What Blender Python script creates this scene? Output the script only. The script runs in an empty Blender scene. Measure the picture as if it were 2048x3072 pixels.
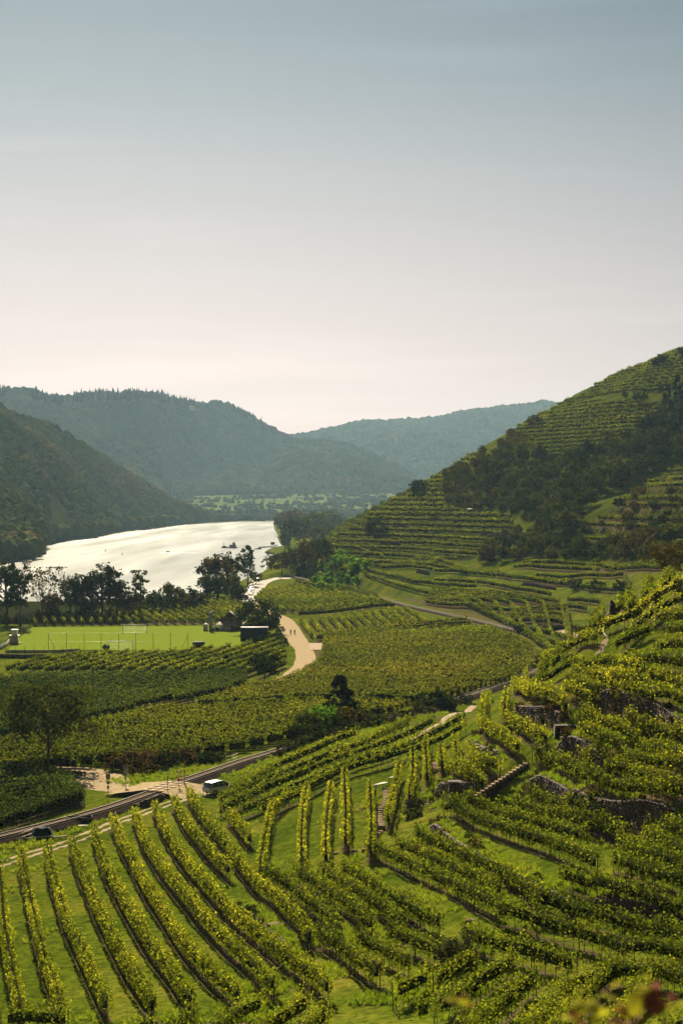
import bpy, bmesh, math, random
import numpy as np
from mathutils import Vector, Matrix
rng = np.random.default_rng(7)
random.seed(7)
R = math.radians

# ------------------------------------------------------------------ camera, light, exposure
scene = bpy.context.scene
col = scene.collection
F = 5120.0                      # focal length in photo pixels (60 mm lens, 36 mm tall frame of 3072 px)
CAMZ = 41.0
TILT = math.atan(36.0 / F)
cam = bpy.data.cameras.new("camera"); camo = bpy.data.objects.new("camera", cam); col.objects.link(camo)
cam.sensor_fit = 'VERTICAL'; cam.sensor_height = 36.0; cam.sensor_width = 24.0; cam.lens = 60.0
cam.clip_start = 0.2; cam.clip_end = 30000
camo.location = (0, 0, CAMZ); camo.rotation_euler = (math.pi/2 - TILT, 0, 0)
cam.dof.use_dof = True; cam.dof.focus_distance = 170; cam.dof.aperture_fstop = 4.0
scene.camera = camo
SUN_EL, SUN_AZ = 34.0, -10.0    # azimuth from the view direction, negative = left
world = bpy.data.worlds.new("World"); scene.world = world; world.use_nodes = True
wn = world.node_tree.nodes; wl = world.node_tree.links
bg = wn['Background']
sky = wn.new('ShaderNodeTexSky'); sky.sky_type = 'NISHITA'; sky.sun_disc = False
sky.sun_elevation = R(SUN_EL); sky.sun_rotation = R(SUN_AZ)
sky.air_density = 1.0; sky.dust_density = 1.5; sky.ozone_density = 2.0; sky.altitude = 200
bg.inputs[1].default_value = 0.05
def wnode(t, **k):
    n = wn.new(t)
    for a, b in k.items(): setattr(n, a, b)
    return n
# the photograph's pale, warm-to-blue sky: the physical sky, with its glare evened out by the veil of high haze
geo = wnode('ShaderNodeTexCoord'); sep = wnode('ShaderNodeSeparateXYZ'); wl.new(geo.outputs['Generated'], sep.inputs[0])
ramp = wnode('ShaderNodeValToRGB'); cr = ramp.color_ramp
cr.elements[0].position = 0.0; cr.elements[0].color = (5.7, 3.7, 3.65, 1)
cr.elements[1].position = 1.0; cr.elements[1].color = (0.4, 0.55, 0.8, 1)
for p, c in ((0.03, (5.65, 3.7, 3.55, 1)), (0.08, (5.3, 3.8, 3.6, 1)), (0.13, (4.3, 3.45, 3.2, 1)), (0.19, (2.8, 2.65, 2.5, 1)), (0.235, (1.6, 1.9, 1.9, 1)), (0.275, (0.85, 1.3, 1.4, 1)), (0.6, (0.6, 0.9, 1.1, 1))):
    e = cr.elements.new(p); e.color = c
wl.new(sep.outputs['Z'], ramp.inputs[0])
# the sky grows dimmer away from the sun's side, as a hazy sky does
azv = wnode('ShaderNodeVectorMath', operation='DOT_PRODUCT'); azv.inputs[1].default_value = (math.sin(R(SUN_AZ)), math.cos(R(SUN_AZ)), 0)
wl.new(geo.outputs['Generated'], azv.inputs[0])
azm = wnode('ShaderNodeMapRange'); azm.inputs['From Min'].default_value = -1; azm.inputs['From Max'].default_value = 1; azm.inputs['To Min'].default_value = 0.3; azm.inputs['To Max'].default_value = 1.0
wl.new(azv.outputs['Value'], azm.inputs[0])
aur = wnode('ShaderNodeMapRange'); aur.inputs['From Min'].default_value = 0.90; aur.inputs['From Max'].default_value = 1.0; aur.inputs['To Min'].default_value = 0.68; aur.inputs['To Max'].default_value = 1.08
azd = wnode('ShaderNodeVectorMath', operation='NORMALIZE'); flat = wnode('ShaderNodeVectorMath', operation='MULTIPLY'); flat.inputs[1].default_value = (1, 1, 0)
wl.new(geo.outputs['Generated'], flat.inputs[0]); wl.new(flat.outputs[0], azd.inputs[0])
azn = wnode('ShaderNodeVectorMath', operation='DOT_PRODUCT'); azn.inputs[1].default_value = (math.sin(R(SUN_AZ)), math.cos(R(SUN_AZ)), 0); wl.new(azd.outputs[0], azn.inputs[0]); wl.new(azn.outputs['Value'], aur.inputs[0])
amul = wnode('ShaderNodeMath', operation='MULTIPLY'); wl.new(azm.outputs[0], amul.inputs[0]); wl.new(aur.outputs[0], amul.inputs[1])
rs_ = wnode('ShaderNodeVectorMath', operation='SCALE'); wl.new(ramp.outputs[0], rs_.inputs[0]); wl.new(amul.outputs[0], rs_.inputs['Scale'])
tc_map = wnode('ShaderNodeMapping'); tc_map.inputs['Scale'].default_value = (2.0, 2.0, 26.0)
wl.new(geo.outputs['Generated'], tc_map.inputs[0])
cno = wnode('ShaderNodeTexNoise'); cno.inputs['Scale'].default_value = 2.2; cno.inputs['Detail'].default_value = 5; cno.inputs['Roughness'].default_value = 0.55
wl.new(tc_map.outputs[0], cno.inputs['Vector'])
cmr = wnode('ShaderNodeMapRange'); cmr.inputs['From Min'].default_value = 0.52; cmr.inputs['From Max'].default_value = 0.78
cmr.inputs['To Min'].default_value = 0.99; cmr.inputs['To Max'].default_value = 1.10
wl.new(cno.outputs[0], cmr.inputs[0])
mixs = wnode('ShaderNodeMix', data_type='RGBA'); mixs.inputs[0].default_value = 0.86
wl.new(sky.outputs[0], mixs.inputs[6]); wl.new(rs_.outputs[0], mixs.inputs[7])
vm = wnode('ShaderNodeVectorMath', operation='SCALE'); wl.new(mixs.outputs[2], vm.inputs[0]); wl.new(cmr.outputs[0], vm.inputs['Scale'])
wl.new(vm.outputs[0], bg.inputs[0])
sl = bpy.data.lights.new("sun", 'SUN'); sl.energy = 5.0; sl.angle = R(0.53); sl.color = (1.0, 0.87, 0.64)
so = bpy.data.objects.new("sun", sl); col.objects.link(so)
sd = Vector((math.sin(R(SUN_AZ))*math.cos(R(SUN_EL)), math.cos(R(SUN_AZ))*math.cos(R(SUN_EL)), math.sin(R(SUN_EL))))
so.rotation_euler = sd.to_track_quat('Z', 'Y').to_euler()
so.location = (0, 0, 300)
vs = scene.view_settings; vs.view_transform = 'Standard'; vs.look = 'None'; vs.gamma = 1; vs.exposure = 1.46; vs.use_curve_mapping = False
scene.render.film_transparent = False
scene.cycles.max_bounces = 5; scene.cycles.diffuse_bounces = 2; scene.cycles.glossy_bounces = 2
scene.cycles.transmission_bounces = 2; scene.cycles.volume_bounces = 0; scene.cycles.transparent_max_bounces = 4
scene.cycles.use_denoising = True

# ------------------------------------------------------------------ small helpers
def tag(o, label=None, cat=None, group=None, kind=None):
    if label: o['label'] = label
    if cat: o['category'] = cat
    if group: o['group'] = group
    if kind: o['kind'] = kind
    return o
def empty(name, loc=(0,0,0), rz=0.0):
    o = bpy.data.objects.new(name, None); col.objects.link(o); o.location = loc; o.rotation_euler = (0,0,rz); o.empty_display_size = 0.2
    return o
def new_mesh(name, V, faces, mat=None, smooth=False):
    """V (n,3); faces: (m,k) int array or list of such arrays (mixed sizes)"""
    me = bpy.data.meshes.new(name)
    V = np.asarray(V, dtype=np.float32).reshape(-1, 3)
    fl = faces if (isinstance(faces, list) and isinstance(faces[0], np.ndarray)) else [np.array(faces)]
    fl = [np.asarray(f, dtype=np.int32) for f in fl if len(f)]
    me.vertices.add(len(V)); me.vertices.foreach_set('co', V.ravel())
    tot = np.concatenate([np.full(len(f), f.shape[1], np.int32) for f in fl])
    idx = np.concatenate([f.ravel() for f in fl])
    st = np.zeros(len(tot), np.int32); st[1:] = np.cumsum(tot)[:-1]
    me.loops.add(len(idx)); me.loops.foreach_set('vertex_index', idx)
    me.polygons.add(len(tot)); me.polygons.foreach_set('loop_start', st); me.polygons.foreach_set('loop_total', tot)
    me.update(calc_edges=True)
    if smooth: me.polygons.foreach_set('use_smooth', np.ones(len(tot), bool))
    if mat: me.materials.append(mat)
    return me
def obj(name, me, parent=None, loc=None):
    o = bpy.data.objects.new(name, me); col.objects.link(o)
    if parent: o.parent = parent
    if loc is not None: o.location = loc
    return o
class MB:
    """collects simple solids into one mesh"""
    def __init__(s): s.v = []; s.q = []; s.t = []; s.n = 0
    def add(s, V, q=(), t=()):
        V = np.asarray(V, float).reshape(-1, 3)
        if len(q): s.q.append(np.asarray(q, int) + s.n)
        if len(t): s.t.append(np.asarray(t, int) + s.n)
        s.v.append(V); s.n += len(V); return s
    def box(s, x0, x1, y0, y1, z0, z1, M=None):
        V = np.array([(x, y, z) for z in (z0, z1) for y in (y0, y1) for x in (x0, x1)], float)
        if M is not None: V = (np.array(M.to_3x3()) @ V.T).T + np.array(M.translation)
        return s.add(V, [(0,2,3,1),(4,5,7,6),(0,1,5,4),(2,6,7,3),(0,4,6,2),(1,3,7,5)])
    def tube(s, a, b, r0, r1=None, n=6, cap=True):
        a = Vector(a); b = Vector(b); r1 = r0 if r1 is None else r1
        d = (b - a); L = d.length
        if L < 1e-6: return s
        d.normalize(); x = d.orthogonal().normalized(); y = d.cross(x)
        V = [a + (x*math.cos(2*math.pi*i/n) + y*math.sin(2*math.pi*i/n))*r0 for i in range(n)] + \
            [b + (x*math.cos(2*math.pi*i/n) + y*math.sin(2*math.pi*i/n))*r1 for i in range(n)]
        q = [(i, (i+1) % n, n + (i+1) % n, n+i) for i in range(n)]
        t = []
        if cap:
            t = [(0, i+1, i) for i in range(1, n-1)] + [(n, n+i, n+i+1) for i in range(1, n-1)]
        return s.add([tuple(v) for v in V], q, t)
    def prism(s, poly, x0, x1, axis='x'):
        """extrude a 2-D outline"""
        n = len(poly)
        if axis == 'x': V = [(x0, a, b) for a, b in poly] + [(x1, a, b) for a, b in poly]
        elif axis == 'y': V = [(a, x0, b) for a, b in poly] + [(a, x1, b) for a, b in poly]
        else: V = [(a, b, x0) for a, b in poly] + [(a, b, x1) for a, b in poly]
        q = [(i, (i+1) % n, n + (i+1) % n, n+i) for i in range(n)]
        t = [(0, i+1, i) for i in range(1, n-1)] + [(n, n+i, n+i+1) for i in range(1, n-1)]
        return s.add(V, q, t)
    def build(s, name, mat, parent=None, smooth=False, loc=None):
        me = new_mesh(name, np.concatenate(s.v), [np.concatenate(x) for x in (s.q, s.t) if len(x)], mat, smooth)
        return obj(name, me, parent, loc)
ORD = ['first','second','third','fourth','fifth','sixth','seventh','eighth','ninth','tenth','eleventh','twelfth','thirteenth','fourteenth','fifteenth','sixteenth','seventeenth','eighteenth','nineteenth','twentieth']
def ordw(i):
    if i < 20: return ORD[i]
    n = i + 1; tens = {2:'twenty',3:'thirty',4:'forty',5:'fifty',6:'sixty',7:'seventy',8:'eighty',9:'ninety'}
    if n >= 100: return '%dth' % n
    t, u = divmod(n, 10)
    return (tens[t][:-1] + 'ieth') if u == 0 else tens[t] + '-' + ORD[u-1]

# ------------------------------------------------------------------ materials
def mat(name, build):
    m = bpy.data.materials.new(name); m.use_nodes = True
    nt = m.node_tree; nt.nodes.clear(); out = nt.nodes.new('ShaderNodeOutputMaterial')
    build(nt, out); return m
def N(nt, t, **k):
    n = nt.nodes.new(t)
    for a, b in k.items():
        if a in n.inputs.keys() if hasattr(n.inputs, 'keys') else False: n.inputs[a].default_value = b
        else: setattr(n, a, b)
    return n
def ramp_node(nt, fac, stops):
    r = nt.nodes.new('ShaderNodeValToRGB'); c = r.color_ramp
    c.elements[0].position = stops[0][0]; c.elements[0].color = (*stops[0][1], 1)
    c.elements[1].position = stops[-1][0]; c.elements[1].color = (*stops[-1][1], 1)
    for p, k in stops[1:-1]: c.elements.new(p).color = (*k, 1)
    if fac is not None: nt.links.new(fac, r.inputs[0])
    return r
def noise(nt, scale, detail=3, rough=0.55, vec=None):
    n = nt.nodes.new('ShaderNodeTexNoise'); n.inputs['Scale'].default_value = scale; n.inputs['Detail'].default_value = detail; n.inputs['Roughness'].default_value = rough
    if vec is not None: nt.links.new(vec, n.inputs['Vector'])
    return n
def mixc(nt, fac, a, b, mode='MIX'):
    m = nt.nodes.new('ShaderNodeMix'); m.data_type = 'RGBA'; m.blend_type = mode
    for sock, v in ((0, fac), (6, a), (7, b)):
        if hasattr(v, 'is_output') or isinstance(v, bpy.types.NodeSocket): nt.links.new(v, m.inputs[sock])
        elif sock == 0: m.inputs[0].default_value = v
        else: m.inputs[sock].default_value = (*v, 1)
    return m.outputs[2]
def math_(nt, op, a, b=None, clamp=False):
    m = nt.nodes.new('ShaderNodeMath'); m.operation = op; m.use_clamp = clamp
    for i, v in enumerate((a, b)):
        if v is None: continue
        if isinstance(v, bpy.types.NodeSocket): nt.links.new(v, m.inputs[i])
        else: m.inputs[i].default_value = v
    return m.outputs[0]
def pos(nt): return nt.nodes.new('ShaderNodeNewGeometry').outputs['Position']
def leaf_mat(name, stops, patch=0.05, transl=0.45, rough=0.55, spec=0.13, vary=0.5, tint=1.35):
    def b(nt, out):
        g = nt.nodes.new('ShaderNodeNewGeometry')
        n1 = noise(nt, patch, 3, vec=g.outputs['Position']); oi = nt.nodes.new('ShaderNodeObjectInfo')
        f = math_(nt, 'MULTIPLY', g.outputs['Random Per Island'], 1 - vary)
        f2 = math_(nt, 'MULTIPLY', math_(nt, 'MULTIPLY_ADD', n1.outputs[0], 2.0), vary*0.75)
        n1m = nt.nodes.new('ShaderNodeMapRange'); n1m.inputs[1].default_value = 0.3; n1m.inputs[2].default_value = 0.7
        nt.links.new(n1.outputs[0], n1m.inputs[0])
        f2 = math_(nt, 'MULTIPLY', n1m.outputs[0], vary*0.8)
        f3 = math_(nt, 'MULTIPLY', oi.outputs['Random'], vary*0.2)
        fac = math_(nt, 'ADD', math_(nt, 'ADD', f, f2), f3, True)
        fm = nt.nodes.new('ShaderNodeMapRange'); fm.inputs[1].default_value = 0.05; fm.inputs[2].default_value = 0.92; nt.links.new(fac, fm.inputs[0])
        c = ramp_node(nt, fm.outputs[0], stops).outputs[0]
        if True: p = nt.nodes.new('ShaderNodeBsdfDiffuse'); nt.links.new(c, p.inputs['Color'])
        else:
            p = nt.nodes.new('ShaderNodeBsdfPrincipled'); nt.links.new(c, p.inputs['Base Color']); p.inputs['Roughness'].default_value = rough
            p.inputs['Specular IOR Level'].default_value = spec
        t = nt.nodes.new('ShaderNodeBsdfTranslucent')
        tc = mixc(nt, 1.0, c, (tint*1.05, tint*1.05, tint*0.35), 'MULTIPLY'); nt.links.new(tc, t.inputs[0])
        mx = nt.nodes.new('ShaderNodeMixShader'); mx.inputs[0].default_value = transl
        nt.links.new(p.outputs[0], mx.inputs[1]); nt.links.new(t.outputs[0], mx.inputs[2]); nt.links.new(mx.outputs[0], out.inputs[0])
    return mat(name, b)
def plain(name, c, rough=0.7, metal=0.0, c2=None, scale=3.0, bump=0.0, spec=0.4):
    def b(nt, out):
        p = nt.nodes.new('ShaderNodeBsdfPrincipled'); p.inputs['Roughness'].default_value = rough; p.inputs['Metallic'].default_value = metal
        p.inputs['Specular IOR Level'].default_value = spec
        tc = nt.nodes.new('ShaderNodeTexCoord')
        n = noise(nt, scale, 5, 0.6, tc.outputs['Object'])
        k2 = c2 or tuple(x*0.72 for x in c)
        r = ramp_node(nt, n.outputs[0], [(0.35, k2), (0.65, c)])
        nt.links.new(r.outputs[0], p.inputs['Base Color'])
        if bump:
            bp = nt.nodes.new('ShaderNodeBump'); bp.inputs['Strength'].default_value = bump; bp.inputs['Distance'].default_value = 0.05
            nt.links.new(n.outputs[0], bp.inputs['Height']); nt.links.new(bp.outputs[0], p.inputs['Normal'])
        nt.links.new(p.outputs[0], out.inputs[0])
    return mat(name, b)
G_D = (0.022,0.040,0.008); G_M = (0.055,0.085,0.014); G_Y = (0.14,0.15,0.018); G_O = (0.26,0.20,0.03)
M = {}
M['vine_near'] = leaf_mat('vine_leaf_yellow', [(0, (0.060,0.080,0.012)), (0.35, (0.14,0.165,0.018)), (0.7, (0.26,0.265,0.026)), (1, (0.42,0.37,0.045))], 0.06, transl=0.5)
M['vine_green'] = leaf_mat('vine_leaf_green', [(0, (0.040,0.058,0.010)), (0.4, (0.10,0.13,0.016)), (0.78, (0.20,0.215,0.024)), (1, (0.36,0.31,0.038))], 0.05, transl=0.47)
M['vine_plain'] = leaf_mat('vine_leaf_plain', [(0, (0.040,0.055,0.011)), (0.45, (0.095,0.118,0.018)), (0.8, (0.18,0.185,0.028)), (1, (0.30,0.24,0.04))], 0.012, transl=0.40, vary=0.6, spec=0.1)
M['vine_dense'] = leaf_mat('vine_leaf_dense', [(0, (0.022,0.038,0.014)), (0.45, (0.058,0.088,0.024)), (0.85, (0.14,0.17,0.04)), (1, (0.28,0.26,0.06))], 0.02, vary=0.5, spec=0.2, transl=0.32)
M['vine_autumn'] = leaf_mat('vine_leaf_autumn', [(0, (0.042,0.056,0.012)), (0.4, (0.090,0.108,0.020)), (0.75, (0.16,0.16,0.03)), (1, (0.26,0.20,0.045))], 0.02, transl=0.4, vary=0.55)
M['vine_striped'] = leaf_mat('vine_leaf_striped', [(0, (0.040,0.060,0.011)), (0.45, (0.105,0.135,0.018)), (0.8, (0.21,0.225,0.027)), (1, (0.34,0.29,0.04))], 0.03, transl=0.42)
M['vine_core'] = plain('vine_shade_core', (0.022,0.028,0.007), 1.0, c2=(0.012,0.015,0.005), spec=0.0)  # near-black core colour, painted as the shade deep inside the rows
M['wood_dark'] = plain('vine_wood', (0.055,0.040,0.028), 0.9, c2=(0.03,0.022,0.016), spec=0.0)
M['post'] = plain('weathered_post', (0.10,0.08,0.06), 0.95, c2=(0.05,0.04,0.03), spec=0.0)
M['bark'] = plain('bark', (0.060,0.045,0.034), 0.95, c2=(0.028,0.022,0.018), scale=6, bump=0.4)
M['leaf_dark'] = leaf_mat('tree_leaf_dark', [(0, (0.010,0.018,0.009)), (0.5, (0.026,0.039,0.015)), (1, (0.055,0.068,0.020))], 0.08, transl=0.22, spec=0.1)
M['leaf_mid'] = leaf_mat('tree_leaf_olive', [(0, (0.018,0.028,0.009)), (0.5, (0.046,0.060,0.016)), (1, (0.10,0.10,0.026))], 0.07, transl=0.25, spec=0.12)
M['leaf_brown'] = leaf_mat('tree_leaf_autumn', [(0, (0.030,0.026,0.012)), (0.5, (0.060,0.048,0.020)), (1, (0.12,0.085,0.03))], 0.10, transl=0.28, spec=0.1)
M['leaf_bright'] = leaf_mat('shrub_leaf_bright', [(0, (0.030,0.075,0.012)), (0.5, (0.06,0.14,0.018)), (1, (0.13,0.21,0.02))], 0.15, transl=0.45)
M['leaf_blue'] = leaf_mat('conifer_needles', [(0, (0.006,0.010,0.008)), (1, (0.02,0.03,0.016))], 0.3, transl=0.05, spec=0.1)
M['leaf_grey'] = leaf_mat('shrub_leaf_grey', [(0, (0.03,0.036,0.018)), (1, (0.085,0.088,0.045))], 0.3, transl=0.2)
M['reed'] = leaf_mat('dry_weeds', [(0, (0.05,0.034,0.018)), (0.5, (0.085,0.055,0.028)), (1, (0.13,0.10,0.035))], 0.15, transl=0.25, spec=0.1)
M['forest'] = leaf_mat('forest_crowns', [(0, (0.016,0.036,0.014)), (0.5, (0.042,0.070,0.024)), (0.85, (0.085,0.105,0.032)), (1, (0.15,0.115,0.042))], 0.006, transl=0.1, spec=0.1, vary=0.5)
M['blade'] = leaf_mat('grass_blades', [(0, (0.08,0.14,0.014)), (0.5, (0.15,0.21,0.022)), (1, (0.27,0.26,0.06))], 0.12, transl=0.4, spec=0.15)
M['sand'] = plain('sandy_gravel', (0.36,0.28,0.175), 0.95, c2=(0.23,0.175,0.105), scale=1.5, bump=0.3, spec=0.0)
M['sand_brown'] = plain('trodden_earth', (0.30,0.21,0.13), 0.95, c2=(0.20,0.14,0.08), scale=2.5, bump=0.4, spec=0.1)
M['asphalt'] = plain('pale_road', (0.27,0.235,0.195), 0.9, c2=(0.21,0.18,0.15), scale=0.6, spec=0.2)
M['ballast'] = plain('track_ballast', (0.060,0.042,0.040), 0.95, c2=(0.018,0.013,0.014), scale=7.0, bump=1.0, spec=0.0)
M['sleeper'] = plain('timber_sleeper', (0.32,0.235,0.165), 1.0, c2=(0.20,0.145,0.10), scale=4, spec=0.0)
M['rail'] = plain('rail_steel', (0.045,0.03,0.024), 0.7, 0.2, c2=(0.03,0.02,0.016))
M['stone'] = plain('dry_stone', (0.12,0.085,0.072), 0.95, c2=(0.032,0.024,0.024), scale=1.7, bump=0.6, spec=0.15)
M['slab'] = plain('pale_stone_slab', (0.24,0.18,0.125), 0.95, c2=(0.15,0.11,0.08), scale=3, bump=0.3, spec=0.0)
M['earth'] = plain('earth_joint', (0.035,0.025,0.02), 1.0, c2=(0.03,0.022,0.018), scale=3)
M['white'] = plain('white_paint', (0.78,0.78,0.76), 0.5)
M['silver'] = plain('silver_car_paint', (0.52,0.52,0.51), 0.28, 0.5, c2=(0.50,0.50,0.49), spec=0.6)
M['glass'] = plain('dark_glass', (0.015,0.018,0.02), 0.08, c2=(0.015,0.018,0.02), spec=0.8)
M['rubber'] = plain('rubber', (0.015,0.015,0.015), 0.8)
M['chrome'] = plain('rim_metal', (0.5,0.5,0.5), 0.35, 0.9)
M['red'] = plain('red_lens', (0.45,0.03,0.02), 0.4)
M['amber'] = plain('headlamp_glass', (0.75,0.75,0.72), 0.15)
M['navy'] = plain('dark_blue_cladding', (0.010,0.016,0.030), 0.8, c2=(0.008,0.013,0.026))
M['tarp'] = plain('dark_tarpaulin', (0.010,0.020,0.024), 0.85, c2=(0.005,0.011,0.014), scale=1.5, bump=0.5, spec=0.1)
M['plank'] = plain('weathered_plank', (0.40,0.33,0.26), 0.85, c2=(0.26,0.21,0.16), scale=3)
M['planklight'] = plain('pale_plank', (0.42,0.37,0.30), 0.8, c2=(0.30,0.26,0.21), scale=3)
M['darkwood'] = plain('dark_timber', (0.10,0.07,0.055), 0.9, c2=(0.05,0.035,0.03))
M['signback'] = plain('grey_sign_back', (0.20,0.18,0.17), 0.7)
M['steel'] = plain('galvanised_steel', (0.35,0.35,0.33), 0.5, 0.5)
M['greenpost'] = plain('green_steel_post', (0.05,0.08,0.06), 0.6)
M['roofred'] = plain('red_roof_tiles', (0.33,0.13,0.08), 0.85, c2=(0.24,0.10,0.07), scale=1.0)
M['roofbrown'] = plain('brown_roof', (0.10,0.05,0.04), 0.8)
M['roofpale'] = plain('pale_sheet_roof', (0.26,0.20,0.15), 0.9, c2=(0.20,0.155,0.12), spec=0.1)
M['plaster'] = plain('plaster_wall', (0.42,0.37,0.31), 0.9, c2=(0.54,0.48,0.41), scale=0.8)
M['plasterd'] = plain('grey_plaster', (0.30,0.28,0.26), 0.9)
M['hull'] = plain('ferry_hull', (0.05,0.06,0.065), 0.6)
M['cloth_dark'] = plain('dark_cloth', (0.03,0.032,0.04), 0.9)
M['cloth_pink'] = plain('pink_cloth', (0.55,0.18,0.18), 0.9)
M['cloth_white'] = plain('white_cloth', (0.7,0.68,0.66), 0.9)
M['skin'] = plain('skin', (0.50,0.30,0.21), 0.6)
M['hair'] = plain('hair', (0.03,0.02,0.015), 0.8)
M['bramble'] = leaf_mat('bramble_leaf', [(0, (0.05,0.012,0.01)), (0.35, (0.12,0.03,0.02)), (0.6, (0.22,0.20,0.05)), (1, (0.36,0.32,0.10))], 0.5, transl=0.3, vary=0.1)

def grass_build(nt, out, pitch=False):
    P = pos(nt)
    at = nt.nodes.new('ShaderNodeAttribute'); at.attribute_name = 'mask'
    sx = nt.nodes.new('ShaderNodeSeparateColor'); nt.links.new(at.outputs['Color'], sx.inputs[0])
    n1 = noise(nt, 0.09, 4, 0.6, P); n2 = noise(nt, 1.3, 5, 0.65, P); n3 = noise(nt, 9.0, 3, 0.6, P)
    base = ramp_node(nt, n1.outputs[0], [(0.3, (0.085,0.135,0.011)), (0.5, (0.155,0.205,0.015)), (0.68, (0.26,0.262,0.032))]).outputs[0]
    fine = ramp_node(nt, n2.outputs[0], [(0.30, (0.35,0.38,0.35)), (0.5, (0.95,0.95,0.95)), (0.72, (1.6,1.4,1.4))]).outputs[0]
    c = mixc(nt, 1.0, base, fine, 'MULTIPLY')
    f3 = ramp_node(nt, n3.outputs[0], [(0.3, (0.6,0.6,0.6)), (0.7, (1.35,1.35,1.3))]).outputs[0]
    c = mixc(nt, 1.0, c, f3, 'MULTIPLY')
    dry = ramp_node(nt, n2.outputs[0], [(0.3, (0.10,0.085,0.03)), (0.7, (0.25,0.20,0.085))]).outputs[0]
    soil = ramp_node(nt, n2.outputs[0], [(0.3, (0.085,0.062,0.030)), (0.7, (0.22,0.165,0.09))]).outputs[0]
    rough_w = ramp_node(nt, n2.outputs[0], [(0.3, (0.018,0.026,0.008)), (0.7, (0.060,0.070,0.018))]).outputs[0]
    jit = math_(nt, 'MULTIPLY', math_(nt, 'SUBTRACT', n2.outputs[0], 0.5), 1.6)
    def edge(v):
        m = math_(nt, 'ADD', v, jit); r = nt.nodes.new('ShaderNodeMapRange'); r.inputs[1].default_value = 0.35; r.inputs[2].default_value = 0.65
        nt.links.new(m, r.inputs[0])
        return math_(nt, 'MULTIPLY', r.outputs[0], math_(nt, 'MULTIPLY', v, 6.0, True), True)
    c = mixc(nt, edge(sx.outputs[1]), c, dry)
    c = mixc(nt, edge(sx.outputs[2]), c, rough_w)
    c = mixc(nt, edge(sx.outputs[0]), c, soil)
    p = nt.nodes.new('ShaderNodeBsdfDiffuse'); p.inputs['Roughness'].default_value = 0.6
    nt.links.new(c, p.inputs['Color'])
    bp = nt.nodes.new('ShaderNodeBump'); bp.inputs['Strength'].default_value = 0.8; bp.inputs['Distance'].default_value = 0.12
    hs = math_(nt, 'ADD', math_(nt, 'MULTIPLY', n2.outputs[0], 1.5), n3.outputs[0]); nt.links.new(hs, bp.inputs['Height']); nt.links.new(bp.outputs[0], p.inputs['Normal'])
    tl = nt.nodes.new('ShaderNodeBsdfTranslucent'); nt.links.new(c, tl.inputs[0])
    nt.links.new(p.outputs[0], out.inputs[0])
M['ground'] = mat('grassy_ground', grass_build)
def pitch_build(nt, out):
    P = pos(nt); sx = nt.nodes.new('ShaderNodeSeparateXYZ'); nt.links.new(P, sx.inputs[0])
    st = math_(nt, 'SINE', math_(nt, 'MULTIPLY', math_(nt, 'ADD', math_(nt, 'MULTIPLY', sx.outputs[0], 0.25), sx.outputs[1]), 0.55))
    n1 = noise(nt, 0.06, 4, 0.6, P); n2 = noise(nt, 0.8, 4, 0.6, P)
    f = math_(nt, 'ADD', math_(nt, 'MULTIPLY', st, 0.07), math_(nt, 'MULTIPLY_ADD', n1.outputs[0], 1.0))
    c = ramp_node(nt, f, [(0.3, (0.070,0.115,0.012)), (0.7, (0.125,0.165,0.017))]).outputs[0]
    c = mixc(nt, 1.0, c, ramp_node(nt, n2.outputs[0], [(0.3, (0.85,0.85,0.85)), (0.7, (1.12,1.12,1.1))]).outputs[0], 'MULTIPLY')
    p = nt.nodes.new('ShaderNodeBsdfDiffuse')
    nt.links.new(c, p.inputs['Color']); nt.links.new(p.outputs[0], out.inputs[0])
M['pitch'] = mat('mown_pitch', pitch_build)
def water_build(nt, out):
    P = pos(nt)
    mp = nt.nodes.new('ShaderNodeMapping'); mp.inputs['Scale'].default_value = (1.0, 0.07, 1); nt.links.new(P, mp.inputs[0])
    n1 = noise(nt, 0.5, 4, 0.6, mp.outputs[0]); n2 = noise(nt, 0.03, 3, 0.5, mp.outputs[0])
    p = nt.nodes.new('ShaderNodeBsdfPrincipled'); p.inputs['Base Color'].default_value = (0.16,0.16,0.12,1)
    p.inputs['IOR'].default_value = 1.33; p.inputs['Specular IOR Level'].default_value = 0.5
    rr = nt.nodes.new('ShaderNodeMapRange'); rr.inputs[1].default_value = 0.35; rr.inputs[2].default_value = 0.65; rr.inputs[3].default_value = 0.16; rr.inputs[4].default_value = 0.20
    nt.links.new(n2.outputs[0], rr.inputs[0]); nt.links.new(rr.outputs[0], p.inputs['Roughness'])
    bp = nt.nodes.new('ShaderNodeBump'); bp.inputs['Strength'].default_value = 0.05; bp.inputs['Distance'].default_value = 0.1
    nt.links.new(n1.outputs[0], bp.inputs['Height']); nt.links.new(bp.outputs[0], p.inputs['Normal'])
    nt.links.new(p.outputs[0], out.inputs[0])
M['water'] = mat('river_water', water_build)
def hill_build(nt, out):
    P = pos(nt); n1 = noise(nt, 0.02, 5, 0.6, P)
    c = ramp_node(nt, n1.outputs[0], [(0.35, (0.018,0.028,0.010)), (0.65, (0.045,0.050,0.016))]).outputs[0]
    p = nt.nodes.new('ShaderNodeBsdfDiffuse')
    nt.links.new(c, p.inputs['Color']); nt.links.new(p.outputs[0], out.inputs[0])
M['hill'] = mat('wooded_hillside', hill_build)
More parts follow.
